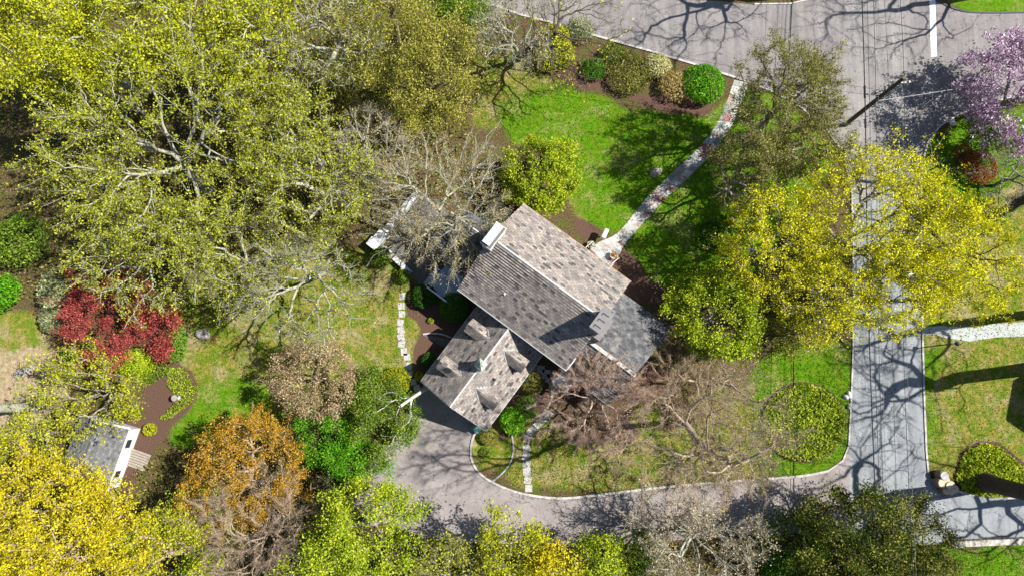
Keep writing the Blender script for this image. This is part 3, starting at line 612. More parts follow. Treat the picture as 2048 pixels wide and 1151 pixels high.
# ------------------------------------------------------------------ utility pole and wires
WOOD = plain('pole_timber', (.075, .062, .042), .9, .4, 5); WIRE = plain('wire_black', (.02, .02, .022), .7, .1, 2, .1); WIREL = plain('wire_bare', (.13, .13, .13), .6, .1, 2, .2)
PB = G(1690, 250); PT = 10.9
pole = empty('utility_pole', PB, 0, 'tall weathered timber utility pole carrying the street wires', 'utility pole')
mb = MB(); mb.tube([(0, 0, 0), (0, 0, 6), (0, 0, PT)], [.24, .2, .165], 14); mb.build('post', WOOD, pole)
BRW = plain('bracket_white', (.5, .5, .49), .5)
for q, r_ in (([(-.1, 0, 9.7), (-.65, .05, 9.85)], .04), ([(.1, 0, 9.9), (.9, 0, 10.0)], .05), ([(-.1, .05, 8.0), (-.4, .1, 8.0)], .05)): mb = MB(); mb.tube(q, r_, 6); mb.build('bracket', BRW, pole)
for x, y, z in ((-.65, .05, 9.85), (.9, 0, 10.0), (-.4, .1, 8.0), (-.35, 0, 7.0)):
    mb = MB(); mb.lathe((x, y, z), [(.07, 0), (.10, .05), (.06, .09), (.10, .14), (.05, .2)], 10); mb.build('insulator', plain('porcelain', (.55, .53, .50), .3), pole)
mb = MB(); mb.tube([(-.15, 0, 7.6), (-.5, -.1, 7.3), (-.75, .1, 7.1), (-.3, .3, 7.4), (-.12, .2, 7.9)], .035, 6); mb.build('cable_loop', WIRE, pole)
def wire(label, us, zp, r, mat=WIRE, sag=.7, grp='overhead wires along the street', extra=()):
    """us = photo columns at v=-60, 210 (pole), 660, 1230 for a wire fixed at height zp at the pole"""
    pts = []
    K = [(-60, us[0], zp - sag), (200, us[1], zp), (660, us[2], zp - sag), (1230, us[3], zp - sag * .4)]
    for (u, v) in smooth_px([(k[1], k[0]) for k in K], 6):
        z = np.interp(v, [k[0] for k in K], [k[2] for k in K]); pts.append(G(u, v, z))
    # carry on beyond the frame both ways
    pts = [pts[0] + (pts[0] - pts[1]).normalized() * 25] + pts + [pts[-1] + (pts[-1] - pts[-2]).normalized() * 15]
    mb = MB(); mb.tube(pts, r, 5); o = tag(mb.build('overhead_wire', mat), label, 'wire', grp)
    for (v0, v1) in extra:
        mb = MB(); q = [G(np.interp(v, [k[0] for k in K], [k[1] for k in K]), v, np.interp(v, [k[0] for k in K], [k[2] for k in K]) - .02) for v in (v0, v1)]; mb.tube(q, .10, 8); mb.build('splice_case', WIRE, o)
wire('thick black telephone cable with splice cases, westernmost of the street wires', (1722, 1730, 1738, 1761), 6.3, .05, extra=((172, 196), (238, 256)))
wire('thin black cable just east of the thick telephone cable', (1733, 1739, 1748, 1768), 6.8, .022)
wire('pale twisted line, third street wire from the thick telephone cable', (1745, 1752, 1757, 1774), 7.6, .022)
wire('thin line close beside the pale twisted line, on its pole side', (1750, 1757, 1763, 1780), 7.7, .013, WIREL)
wire('slack low-voltage line crossing above the pole bracket', (1765, 1778, 1784, 1800), 9.9, .016)
wire('high power line, easternmost of the street wires', (1797, 1809, 1806, 1830), 10.1, .022)
wire('high neutral line running beside the easternmost power line', (1793, 1805, 1812, 1836), 9.6, .011, WIREL)
def drop(label, a, b, r, mat, sag=.5, grp='service lines from the utility pole'):
    a, b = Vector(a), Vector(b); mb = MB(); mb.tube([a.lerp(b, k / 10) - Vector((0, 0, sag * 4 * k / 10 * (1 - k / 10))) for k in range(11)], r, 5); tag(mb.build('service_wire', mat), label, 'wire', grp)
drop('pale service line running east from the pole over the cherry shadow', PB + Vector((.2, 0, 6.0)), G(2080, 150, 5.2), .02, plain('wire_pale', (.36, .36, .36), .5), .2)
drop('upper dark service line from the pole passing over the pine', PB + Vector((-.2, 0, 8.2)), G(900, 20, 7.5), .014, WIRE, .8)
drop('lower dark service line from the pole passing over the pine', PB + Vector((-.2, .1, 6.9)), G(880, 60, 7.0), .016, WIRE, .8)
drop('thin pale line crossing the lower street towards the ivy bed', G(1752, 893, 6.2), G(2090, 878, 5.0), .012, WIREL, .3)
# lantern, marker stones, boulders, log pile, bird bath, parked car
p = G(1877, 690); t = empty('lamp_post', p, 0, 'black lamp post with a lantern beside the pale concrete walk', 'lamp post')
mb = MB(); mb.tube([(0, 0, 0), (0, 0, 2.5)], [.07, .045], 8); mb.build('post', DARKM, t); mb = MB(); mb.lathe((0, 0, 2.5), [(.1, 0), (.2, .35), (.26, .37), (.04, .55)], 6); mb.build('lantern', DARKM, t); mb = MB(); mb.lathe((0, 0, 2.52), [(.11, 0), (.195, .3)], 6); mb.build('glass', STEEL, t)
ROCK = plain('boulder_stone', (.21, .19, .175), .9, .35, 3, bump=.05); ROCKW = plain('white_stone', (.46, .45, .42), .85, .25, 4)
def rock(label, u, v, a, b, h, mat, seed, grp=None, name='boulder', cat='boulder', z=0):
    import bmesh
    bm = bmesh.new(); bmesh.ops.create_icosphere(bm, subdivisions=3, radius=1); R = random.Random(seed); D = [(Vector((R.gauss(0, 1), R.gauss(0, 1), R.gauss(0, 1))).normalized(), R.uniform(-.25, .3)) for _ in range(9)]
    for w in bm.verts:
        n = w.co.normalized(); f = 1 + sum(k * max(0, n.dot(d)) ** 3 for d, k in D); w.co = Vector((n.x * a * f, n.y * b * f, max(-.1, n.z) * h * f))
    me = bpy.data.meshes.new(name); bm.to_mesh(me); bm.free(); me.materials.append(mat); o = bpy.data.objects.new(name, me); COL.objects.link(o); p = G(u, v); o.location = (p.x, p.y, z); o.rotation_euler = (0, 0, R.uniform(0, 6)); return tag(o, label, cat, grp)
rock('grey boulder on the lawn beside the flagstone path', 1312, 346, .62, .45, .5, ROCK, 3)
rock('pale grey boulder on the shaded lawn right of the red maple', 408, 669, .65, .55, .6, ROCK, 8)
rock('larger white marker stone at the street edge by the round ivy bed', 1698, 789, .34, .26, .4, ROCKW, 2, None, 'marker_stone', 'stone'); rock('smaller white marker stone set back from the street edge', 1691, 793, .32, .22, .38, ROCKW, 5, None, 'marker_stone', 'stone'); rock('grey marker stone near the street below the two white ones', 1697, 812, .25, .3, .35, ROCK, 6, None, 'marker_stone', 'stone')
rock('tan stone on the kerb in the cherry tree shade', 1904, 247, .36, .28, .3, ROCKW, 7, None, 'kerb_stone', 'stone'); rock('dark low boulder on bare earth at the left edge', 47, 742, .9, .5, .35, ROCK, 12)
CUT = plain('cut_wood', (.40, .31, .22), .8, .2, 8); LBARK = plain('log_bark', (.20, .14, .09), .9, .35, 6)
LOGS = [(1876, 948, .45, .55, 1.0, 'grey-topped log round at the north end of the log pile'), (1874, 963, .5, .5, .9, 'hollow pale log round on the street side of the log pile'), (1884, 957, .34, .5, .7, 'small log round in the middle of the log pile'), (1886, 968, .4, .55, 1.0, 'pale log round beside the hollow one in the log pile'), (1893, 967, .42, .4, .7, 'flat pale log round on the lawn side of the log pile'), (1886, 978, .46, .5, .55, 'bark-rimmed log round at the street end of the log pile'), (1896, 979, .46, .45, .5, 'low brown log round at the south end of the log pile'), (1904, 976, .42, .4, .45, 'lowest log round nearest the ivy in the log pile')]
for k, (u, v, r, h, z, lab) in enumerate(LOGS):
    R = random.Random(k); p = G(u, v); t = empty('log', (p.x, p.y, 0), R.uniform(0, 6), lab, 'log', 'cut logs piled at the road corner'); mb = MB(); mb.lathe((0, 0, 0), [(r * .98, 0), (r * 1.04, z * .4), (r * .96, z)], 12); mb.build('bark', LBARK, t, True)
    mb = MB(); mb.lathe((0, 0, z), [(r * .86, .0), (r * .84, .03), (r * .5, .035 if k % 2 else .012), (.05, .01)], 12); mb.build('cut_face', CUT if k else plain('grey_cut', (.27, .27, .27), .8), t)
p = G(357, 795); t = empty('bird_bath', p, 0, 'small pale stone bird bath in the ivy of the left garden bed', 'bird bath'); mb = MB(); mb.lathe((0, 0, 0), [(.25, 0), (.12, .12), (.1, .6), (.2, .7)], 12); mb.build('pedestal', ROCKW, t); mb = MB(); mb.lathe((0, 0, .7), [(.15, 0), (.30, .12), (.32, .14), (.26, .08)], 14); mb.build('basin', ROCK, t)
# car
cp = G(1816, 512); car = empty('parked_car', (cp.x - .1, cp.y, 0), 0, 'white car parked at the street kerb under the yellow tree', 'car')
CARP = plain('white_car_paint', (.45, .46, .47), .25, .04, 1, .5)
mb = MB()
prof = [(-2.3, .45), (-2.3, .85), (-2.05, .98), (-1.35, 1.02), (1.0, .98), (2.0, .85), (2.3, .62), (2.3, .4)]
for i in range(len(prof) - 1):
    (y0, z0), (y1, z1) = prof[i], prof[i + 1]; w0 = .9 - .1 * (abs(y0) > 2.2); w1 = .9 - .1 * (abs(y1) > 2.2)
    mb.face([(-w0, y0, z0), (w0, y0, z0), (w1, y1, z1), (-w1, y1, z1)][::-1])
    for s in (-1, 1): mb.face([(s * w0, y0, .3), (s * w0, y0, z0), (s * w1, y1, z1), (s * w1, y1, .3)])
mb.face([(-.8, -2.3, .3), (.8, -2.3, .3), (.8, -2.3, .45), (-.8, -2.3, .45)]); mb.face([(-.65, -1.1, 1.46), (.65, -1.1, 1.46), (.65, .25, 1.46), (-.65, .25, 1.46)]); mb.build('body', CARP, car)
for nm, q in (('rear_window', [(-.82, -1.75, 1.01), (.82, -1.75, 1.01), (.65, -1.1, 1.45), (-.65, -1.1, 1.45)]), ('windscreen', [(.82, 1.0, 1.0), (-.82, 1.0, 1.0), (-.65, .25, 1.45), (.65, .25, 1.45)])):
    mb = MB(); mb.face(q); mb.build(nm, GLASS, car)
for s in (-1, 1):
    mb = MB(); mb.face([(s * .84, -1.7, 1.0), (s * .84, .95, 1.0), (s * .66, .25, 1.45), (s * .66, -1.1, 1.45)]); mb.build('side_window', GLASS, car)
    mb = MB(); mb.box((s * .66, -2.3, .78), (.3, .08, .2)); mb.build('tail_light', plain('tail_red', (.45, .01, .01), .3), car); mb = MB(); mb.box((s * .62, 2.27, .62), (.34, .1, .14)); mb.build('headlight', STEEL, car)
    for y in (-1.4, 1.4):
        mb = MB(); mb.tube([(s * .72, y, .32), (s * .92, y, .32)], .32, 16); w_ = mb.build('wheel', SOOT, car); mb = MB(); mb.tube([(s * .9, y, .32), (s * .935, y, .32)], .19, 12); mb.build('rim', STEEL, w_)
# stepping stones
ORD = 'first second third fourth fifth sixth seventh eighth ninth tenth eleventh twelfth thirteenth fourteenth'.split()
STN = plain('stepping_stone', (.28, .27, .26), .9, .2, 4)
def stones(L_, lab, grp, s, seed):
    R = random.Random(seed)
    for k, (u, v) in enumerate(L_):
        p = G(u, v); mb = MB(); q = [(a * s * R.uniform(.85, 1.1), b * s * R.uniform(.85, 1.1)) for a, b in ((-1, -1), (1, -1), (1, 1), (-1, 1))]; mb.prism(q, 0, .04)
        o = mb.build('stepping_stone', STN, None, loc=(p.x, p.y, 0)); o.rotation_euler = (0, 0, R.uniform(-.3, .3)); tag(o, lab % ORD[k], 'stepping stone', grp)
stones([(806, 592), (803, 612), (804, 628), (801, 645), (802, 660), (802, 674), (803, 687), (808, 703), (814, 713), (817, 731), (818, 748), (826, 763), (834, 776)], 'square pale stepping stone on the left lawn, %s counting down from the deck shrubs', 'stepping stones curving round the left lawn', .34, 2)
stones([(1053, 896), (1052, 911), (1053, 926), (1054, 942), (1055, 958), (1057, 976)], 'pale stepping stone on the driveway lawn, %s counting down from the bright shrub', 'stepping stones down to the driveway', .36, 5)
stones([(1066, 732), (1080, 738), (1092, 748), (1101, 757), (1108, 768)], 'dark shaded stepping stone between wing and main house, %s counting from the wing eaves', 'stepping stones in the shaded side yard', .45, 8)

# ------------------------------------------------------------------ trees and shrubs
def unit(a): return a / np.maximum(np.linalg.norm(a, axis=-1, keepdims=True), 1e-9)
def grow(trunk, P, bf):
    """join scattered points P to a trunk polyline as a minimum-cost tree; returns nodes, parents"""
    nodes = [np.array(t, float) for t in trunk]; par = [-1] + list(range(len(trunk) - 1)); Lg = [0.]
    for i in range(1, len(nodes)): Lg.append(Lg[-1] + np.linalg.norm(nodes[i] - nodes[i - 1]))
    n = len(P); best = np.full(n, 1e9); arg = np.zeros(n, int)
    st = max(1, int(len(nodes) * .45))
    for i in range(st, len(nodes)):
        c = np.linalg.norm(P - nodes[i], axis=1) + bf * Lg[i]; k = c < best; best[k] = c[k]; arg[k] = i
    todo = np.ones(n, bool)
    for _ in range(n):
        i = int(np.argmin(np.where(todo, best, 1e9))); todo[i] = False; a = int(arg[i])
        d = np.linalg.norm(P[i] - nodes[a]); nodes.append(P[i]); par.append(a); Lg.append(Lg[a] + d); j = len(nodes) - 1
        c = np.linalg.norm(P - P[i], axis=1) + bf * Lg[j]; k = c < best; best[k] = c[k]; arg[k] = j
    return np.array(nodes), np.array(par)
def tubes(A, B, ra, rb, n):
    """one tapered n-sided tube per segment"""
    d = unit(B - A); ref = np.where(np.abs(d[:, 2:3]) > .9, np.array([[1., 0, 0]]), np.array([[0, 0, 1.]]))
    u = unit(np.cross(d, ref)); w = np.cross(d, u); k = np.arange(n) * 2 * np.pi / n
    ring = u[:, None] * np.cos(k)[None, :, None] + w[:, None] * np.sin(k)[None, :, None]
    V = np.concatenate([A[:, None] + ring * ra[:, None, None], B[:, None] + ring * rb[:, None, None]], 1)
    base = (np.arange(len(A)) * 2 * n)[:, None]; i = np.arange(n)
    Q = np.stack([i, (i + 1) % n, (i + 1) % n + n, i + n], -1)[None] + base[..., None]
    return V.reshape(-1, 3), Q.reshape(-1, 4)
def merge(parts):
    V, Q, o = [], [], 0
    for v, q in parts: V.append(v); Q.append(q + o); o += len(v)
    return np.concatenate(V), np.concatenate(Q)
def kites(P, s, R, up=.6, ratio=.6, out=None, long=None):
    n = len(P); nn = unit(R.normal(size=(n, 3)) + np.array([0, 0, up]) + (0 if out is None else out))
    a = R.normal(size=(n, 3)) if long is None else long + R.normal(size=(n, 3)) * .35
    a = unit(a - nn * (a * nn).sum(1, keepdims=True)); b = np.cross(nn, a); S = (s * (.45 + 1.1 * R.random(n) ** 1.4))[:, None]
    V = np.stack([P - a * S, P - b * S * ratio, P + a * S, P + b * S * ratio], 1).reshape(-1, 3)
    return V, np.arange(n * 4).reshape(-1, 4)
def lobes(D, R, k=9, amp=.42):
    f = np.ones(len(D))
    for _ in range(k):
        c = unit(R.normal(size=3)); f += R.uniform(-amp, amp) * np.maximum(0, D @ c) ** 5
    return np.clip(f, .45, 1.6)
SEED = [100]
def tree(name, label, u, v, zc, R, mat, leaf=6000, size=.16, N=420, rz=None, bark='grey', tr=.28, base=None, fork=None, rt=.018, twig=0, tl=.7, shell=.5, group=None, bf=.35, spread=.36, ratio=.6, droop=0, cat='tree', up=.6, lean=None, flat=1.0, tmat=None, thr=7, puff=26, clus=.6, stem=4):
    """u, v, R: crown centre and radius in photo pixels at height zc"""
    leaf = int(leaf * 1.9); size *= .72
    SEED[0] += 1; g = np.random.default_rng(SEED[0])
    c = np.array(G(u, v, zc)); Rm = R * (H - zc) / F; rz = rz or Rm * .75
    b = np.array(G(*base, 0)) if base else np.array([c[0], c[1], 0.]) + np.array([g.normal() * .4, g.normal() * .4, 0])
    D = unit(g.normal(size=(N, 3))); D = D[D[:, 2] > -.75]; n = len(D)
    rr = g.random(n) ** (1 / 3.) ; rr = shell * (.75 + .25 * g.random(n)) + (1 - shell) * rr
    P = c + D * (rr * lobes(D, np.random.default_rng(SEED[0] + 7)))[:, None] * np.array([Rm, Rm * flat, rz])
    K_ = max(7, int(N / puff)); ci = g.integers(0, n, K_); ce = P[ci]; q_ = g.random(n) < clus; w_ = g.integers(0, K_, q_.sum())
    P[q_] = ce[w_] + g.normal(size=(q_.sum(), 3)) * np.array([Rm, Rm * flat, rz]) * .17
    if droop: P[:, 2] -= droop * ((P[:, :2] - c[:2]) ** 2).sum(1) / Rm ** 2 * rz
    P[:, 2] = np.maximum(P[:, 2], .35)
    fork = fork if fork is not None else max(.6, (zc - rz) * .8)
    K = 7; t = np.linspace(0, 1, K)[:, None]; top = np.array([b[0] * .6 + c[0] * .4, b[1] * .6 + c[1] * .4, fork]) if lean is None else np.array(lean)
    T = b + (top - b) * t + np.sin(t * 3.1) * g.normal(size=3) * np.array([.12, .12, 0]) * (fork / 6)
    T2 = top + (np.array([c[0], c[1], zc + rz * .3]) - top) * np.linspace(.2, .75, 4)[:stem, None] + g.normal(size=(stem, 3)) * .25
    nodes, par = grow(np.concatenate([T, T2]), P, bf)
    nt0 = K + stem; ch = np.zeros(len(nodes), int); cnt = np.zeros(len(nodes))
    for i in range(len(nodes) - 1, 0, -1):
        cnt[i] += (ch[i] == 0); ch[par[i]] += 1; cnt[par[i]] += cnt[i]
    cnt = np.maximum(cnt, 1)
    for _ in range(2):   # soften kinks
        m_ = np.zeros_like(nodes); k_ = np.zeros(len(nodes)); np.add.at(m_, par[1:], nodes[1:] * cnt[1:, None]); np.add.at(k_, par[1:], cnt[1:])
        ok = (np.arange(len(nodes)) >= nt0) & (k_ > 0); nodes[ok] = nodes[ok] * .5 + .25 * nodes[par[ok]] + .25 * m_[ok] / k_[ok][:, None]
    p = math.log(tr / rt) / math.log(max(cnt[0], 3)); rad = rt * cnt ** p
    rad[:K] = np.maximum(rad[:K], tr * np.linspace(1.15, .85, K)); rad[0] *= 1.25
    i = np.arange(1, len(nodes)); A, B = nodes[par[i]], nodes[i]; ra, rb = np.minimum(rad[par[i]], rad[i] * 1.25), rad[i]
    ra[:K - 1] = rad[par[i]][:K - 1]
    # bend every limb segment once
    mid = (A + B) / 2 + g.normal(size=A.shape) * (np.linalg.norm(B - A, axis=1) * .07)[:, None]; mid[:K] = ((A + B) / 2)[:K]
    A2 = np.concatenate([A, mid]); B2 = np.concatenate([mid, B]); r1 = np.concatenate([ra, (ra + rb) / 2]); r2 = np.concatenate([(ra + rb) / 2, rb])
    parts = []
    for lo, hi, ns in ((.07, 99, 9), (.03, .07, 5), (0, .03, 3)):
        k = (r1 >= lo) & (r1 < hi)
        if k.any(): parts.append(tubes(A2[k], B2[k], r1[k], r2[k], ns))
    small = np.where(cnt <= thr)[0]; small = small[small >= nt0]
    o = empty(name, tuple(b), 0, label, cat, group); off = b
    if twig:
        s = g.choice(small, twig); t_ = g.random(twig)[:, None]; st = nodes[par[s]] * (1 - t_) + nodes[s] * t_
        dr = unit(unit(nodes[s] - nodes[par[s]]) * .8 + unit(st - c) * .5 + g.normal(size=(twig, 3)) * .5 + np.array([0, 0, .15 - droop])); ln = tl * g.uniform(.4, 1.2, twig)[:, None]
        md = st + dr * ln * .55; en = md + unit(dr + g.normal(size=(twig, 3)) * .4) * ln * .5; w = np.full(twig, rt * .5)
        tw = [tubes(st, md, w, w * .7, 3), tubes(md, en, w * .7, w * .35, 3)]
        tips = np.concatenate([md, en])
        if tmat: Vt, Qt = merge(tw); npmesh('twigs', Vt - off, Qt, BARK[tmat], o)
        else: parts += tw
    V, Q = merge(parts); npmesh('trunk', V - off, Q, BARK[bark], o, smooth=True)
    if leaf:
        wgt = g.random(len(small)) ** 2 + .04; s = g.choice(small, leaf, p=wgt / wgt.sum()); t_ = g.random(leaf)[:, None]
        L = nodes[par[s]] * (1 - t_) + nodes[s] * t_ + g.normal(size=(leaf, 3)) * spread * np.array([1, 1, .7])
        if twig: q = g.random(leaf) < .5; L[q] = tips[g.integers(0, len(tips), q.sum())] + g.normal(size=(q.sum(), 3)) * .12
        L[:, 2] = np.maximum(L[:, 2], .12)
        cl = g.random(len(nodes)); V, Q = kites(L, size, g, up, ratio, long=unit(L - c) if ratio < .4 else None)
        tint = np.clip(.5 + (cl[s] - .5) * .45 + g.normal(size=leaf) * .24, 0, 1); npmesh('crown', V - off, Q, LEAF[mat], o, tint)
    return o
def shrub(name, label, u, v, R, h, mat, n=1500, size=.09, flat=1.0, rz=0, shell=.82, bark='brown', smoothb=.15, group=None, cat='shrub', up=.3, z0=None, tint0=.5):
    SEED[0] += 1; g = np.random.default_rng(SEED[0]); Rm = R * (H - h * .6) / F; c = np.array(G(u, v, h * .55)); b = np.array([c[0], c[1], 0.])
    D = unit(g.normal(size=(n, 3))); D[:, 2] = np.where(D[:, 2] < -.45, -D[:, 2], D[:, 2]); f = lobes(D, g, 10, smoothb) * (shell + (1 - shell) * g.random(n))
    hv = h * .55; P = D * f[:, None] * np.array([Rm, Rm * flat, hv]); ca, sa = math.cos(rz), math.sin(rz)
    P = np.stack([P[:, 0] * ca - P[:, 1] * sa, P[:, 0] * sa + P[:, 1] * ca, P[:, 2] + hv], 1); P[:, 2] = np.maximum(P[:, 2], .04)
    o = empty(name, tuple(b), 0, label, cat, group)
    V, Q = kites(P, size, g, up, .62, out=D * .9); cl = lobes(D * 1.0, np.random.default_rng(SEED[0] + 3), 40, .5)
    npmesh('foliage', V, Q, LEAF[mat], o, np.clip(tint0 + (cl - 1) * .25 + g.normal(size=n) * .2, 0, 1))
    k = 26; E_ = P[g.integers(0, n, k)] * .9; A = np.zeros((k, 3)) + g.normal(size=(k, 3)) * np.array([.08, .08, 0]); M = (A + E_) / 2 + np.array([0, 0, .1 * h])
    w = np.full(k, .03); V, Q = merge([tubes(A, M, w, w * .7, 4), tubes(M, E_, w * .7, w * .3, 4)]); npmesh('stems', V, Q, BARK[bark], o); return o

# --- woodland on the left and top
tree('maple_tree', 'huge spreading tree with pale lichened limbs and yellow-green leaves filling the upper left', 305, 285, 12, 272, 'yellowolive', 29000, .125, 1500, rz=6, bark='pale', tr=0.45, fork=4.5, rt=0.021, twig=2200, tl=.9, shell=.45, spread=.30, bf=0.5, puff=30, clus=0.5, stem=1)
tree('maple_tree', 'bright yellow-green tree at the upper left corner of the woods', 105, 75, 14, 150, 'chartreuse', 17000, .14, 600, bark='pale', tr=.38, rt=.026, spread=.42, clus=0.5)
tree('maple_tree', 'bright yellow-green tree at the top edge, right of the corner tree', 320, 30, 13, 140, 'chartreuse', 13500, .14, 600, bark='pale', tr=.36, rt=.028, twig=700, spread=.38, clus=0.5)
tree('maple_tree', 'yellow-green tree with a narrow crown at the top edge left of the bare grey tree', 515, 75, 13, 110, 'chartreuse', 7500, .14, 480, bark='pale', tr=.33, rt=.028, spread=.36, twig=900)
tree('oak_tree', 'half-bare grey tree with brownish buds at the top, left of the olive hemlock', 660, 60, 12, 120, 'yellowolive', 3600, .11, 650, bark='pale', tr=.34, rt=.028, twig=2200, spread=.34)
tree('hemlock_tree', 'dense olive hemlock with a soft rounded crown above the front lawn', 845, 135, 9, 118, 'hemlock', 23000, .125, 700, rz=7.5, bark='brown', tr=.35, fork=2, shell=.6, spread=.38, ratio=.42, up=.9, puff=10, clus=0.6)
tree('hemlock_tree', 'darker lower hemlock in the shade just left of the olive hemlock', 720, 190, 6, 85, 'olive', 8000, .12, 350, rz=5, bark='brown', tr=.25, fork=1, spread=.42, ratio=.45)
tree('birch_tree', 'bare whitish tree arching its branches over the patio wall and low roof', 868, 395, 9, 155, 'rust', 7000, .085, 950, rz=3.5, bark='pale', tr=.32, rt=0.021, twig=4600, tl=.8, shell=.35, spread=.28, base=(905, 470), puff=40, stem=2, bf=0.45)
tree('ash_tree', 'yellow-olive tree with sparse leaves between the hemlock and the left lawn', 640, 370, 11, 122, 'yellowolive', 8500, .12, 620, bark='pale', tr=.32, rt=.028, twig=1600, spread=.32, stem=2, bf=0.45)
tree('ash_tree', 'sparse olive tree tucked behind the huge pale-limbed tree', 575, 245, 11, 100, 'yellowolive', 6500, .12, 450, bark='pale', tr=.28, rt=.026, twig=1000, spread=.34, stem=2, bf=0.45)
tree('ash_tree', 'sparse tree hanging pale twigs and few leaves over the left lawn', 600, 575, 9, 125, 'yellowolive', 2600, .10, 800, rz=3, bark='pale', tr=.26, rt=.023, twig=3600, tl=.75, spread=.3, base=(650, 545), puff=40, stem=2, bf=0.45)
tree('ash_tree', 'pale-limbed yellowish tree whose lowest boughs reach over the red maple', 290, 478, 8, 140, 'yellowolive', 8500, .115, 640, rz=3, bark='pale', tr=.32, rt=.028, twig=1700, spread=.32, base=(400, 470), stem=2, bf=0.45)
tree('ash_tree', 'sparse yellow-green tree in the shade above the centre of the left lawn', 470, 520, 8, 105, 'yellowolive', 4600, .115, 440, rz=3, bark='pale', tr=.26, rt=.024, twig=1500, spread=.32, stem=2, bf=0.45)
tree('oak_tree', 'leafless brown tree in the gap between hemlock, patio birch and olive trees', 735, 300, 8, 100, 'rust', 2400, .095, 520, bark='pale', tr=.24, rt=.022, twig=2400, spread=.34)
tree('willow_tree', 'twisting dark-limbed tree with hanging yellow catkins reaching over the upper road', 1140, 62, 7, 118, 'butter', 420, .13, 420, rz=2.6, bark='brown', tr=.26, rt=.02, twig=900, tl=1.0, droop=.25, base=(1045, 112), shell=.3, spread=.3)
tree('birch_tree', 'pale bare tree with drooping branches at the top edge left of the upper road', 1015, 70, 8, 92, 'tan', 900, .10, 420, rz=3.4, bark='pale', tr=.2, rt=.022, twig=1400, tl=.9, droop=.2, base=(1040, 120), spread=.3)
tree('holly_tree', 'dark green tree at the top edge right of the olive hemlock', 925, 25, 6, 65, 'midgreen', 6500, .13, 260, bark='brown', tr=.2, spread=.45)
tree('oak_tree', 'brownish bare tree at the very top above the hemlock', 780, 5, 10, 75, 'yellowolive', 2800, .13, 320, bark='tan', tr=.24, twig=900, spread=.4)
# --- around the house
tree('dogwood_tree', 'dense rounded lime-yellow tree at the north corner of the main house', 1085, 358, 4.6, 88, 'lime', 15500, .12, 420, rz=3.2, bark='brown', tr=.18, fork=.8, shell=.75, spread=.27, puff=16, clus=0.25)
tree('pine_tree', 'tall olive-grey pine leaning over the street end of the flagstone path', 1575, 200, 9.5, 112, 'pine', 21000, .12, 700, rz=6, bark='grey', tr=.36, rt=.022, twig=1200, fork=4, shell=.5, spread=.34, ratio=.35, up=.9, base=(1500, 275), clus=0.35)
tree('pine_tree', 'shorter dark pine below the tall one, beside the utility pole', 1605, 285, 6, 90, 'pine', 12000, .12, 380, rz=5, bark='grey', tr=.28, rt=.022, twig=600, spread=.36, ratio=.35, up=.9, base=(1550, 320), clus=0.35)
tree('pine_tree', 'dark shaded pine between the flagstone path and the yellow trees', 1500, 345, 6, 78, 'pine', 9500, .12, 320, rz=5, bark='grey', tr=.26, rt=.022, twig=900, spread=.36, ratio=.4, up=.9, clus=0.35)
tree('maple_tree', 'broad butter-yellow tree spreading over the street by the parked car', 1745, 440, 11, 165, 'butter', 20000, .105, 900, rz=4.2, bark='grey', tr=.34, rt=.022, twig=1100, shell=.35, spread=.36, base=(1600, 530), puff=22, clus=0.45, stem=2, bf=0.45)
tree('maple_tree', 'yellow tree on the lawn side of the street between the pines and the lime tree', 1545, 490, 9, 115, 'butter', 12000, .105, 560, rz=4, bark='grey', tr=.28, rt=.022, twig=800, spread=.36, puff=22, clus=0.45)
tree('maple_tree', 'dense bright yellow tree on the far side of the street above the concrete walk', 1905, 505, 10, 118, 'butter', 15500, .105, 600, rz=4, bark='brown', tr=.28, rt=.02, twig=500, spread=.40, base=(1845, 530), puff=20, clus=0.4)
tree('maple_tree', 'yellow tree hanging over the kerb just above the sunny corner lawn', 1650, 605, 9, 92, 'butter', 6500, .105, 420, rz=3.4, bark='grey', tr=.22, rt=.02, twig=500, spread=.36, clus=0.45)
tree('maple_tree', 'thin yellow tree over the middle of the street above its sunlit stretch', 1800, 555, 10, 105, 'butter', 10500, .105, 440, rz=3, bark='grey', tr=.2, rt=.02, twig=500, spread=.36, base=(1868, 600), clus=0.4)
tree('magnolia_tree', 'rounded lime-green tree at the east end of the low side roof', 1438, 625, 5.6, 100, 'lime', 17500, .125, 420, rz=3.8, bark='grey', tr=.22, fork=.8, shell=.65, spread=.30, puff=14, clus=0.3)
tree('forsythia_shrub', 'yellowish twiggy shrub between the lime tree and the street lawn', 1590, 660, 2.2, 55, 'yellowolive', 2600, .11, 220, rz=1.3, bark='tan', tr=.08, fork=.3, twig=500, spread=.35, cat='shrub')
tree('japanese_maple_tree', 'leafless rosy-brown tree with dense twigs over the south corner of the side roof', 1195, 800, 4.6, 112, 'tan', 7000, .06, 900, rz=2.2, bark='rose', tr=.20, rt=0.013, twig=22000, tl=0.5, fork=1.2, shell=.4, spread=.25, base=(1170, 800), stem=2, bf=0.45)
tree('oak_tree', 'tall leafless tan tree with pale spreading limbs beside the oval green shrub', 1440, 866, 21, 140, 'rust', 1500, .075, 620, rz=8.5, bark='tan', tr=0.26, rt=0.014, twig=3600, tl=.9, fork=6, shell=.35, spread=.25, base=(1340, 842), bf=0.45, stem=1)
tree('crab_apple_tree', 'low leafless tan tree spreading twigs over the lawn right of the oval green shrub', 1400, 765, 4, 105, 'rust', 2600, .07, 600, rz=2, bark='tan', tr=.2, rt=0.012, twig=11000, tl=0.5, fork=1, shell=.4, spread=.25, stem=2, bf=0.45)
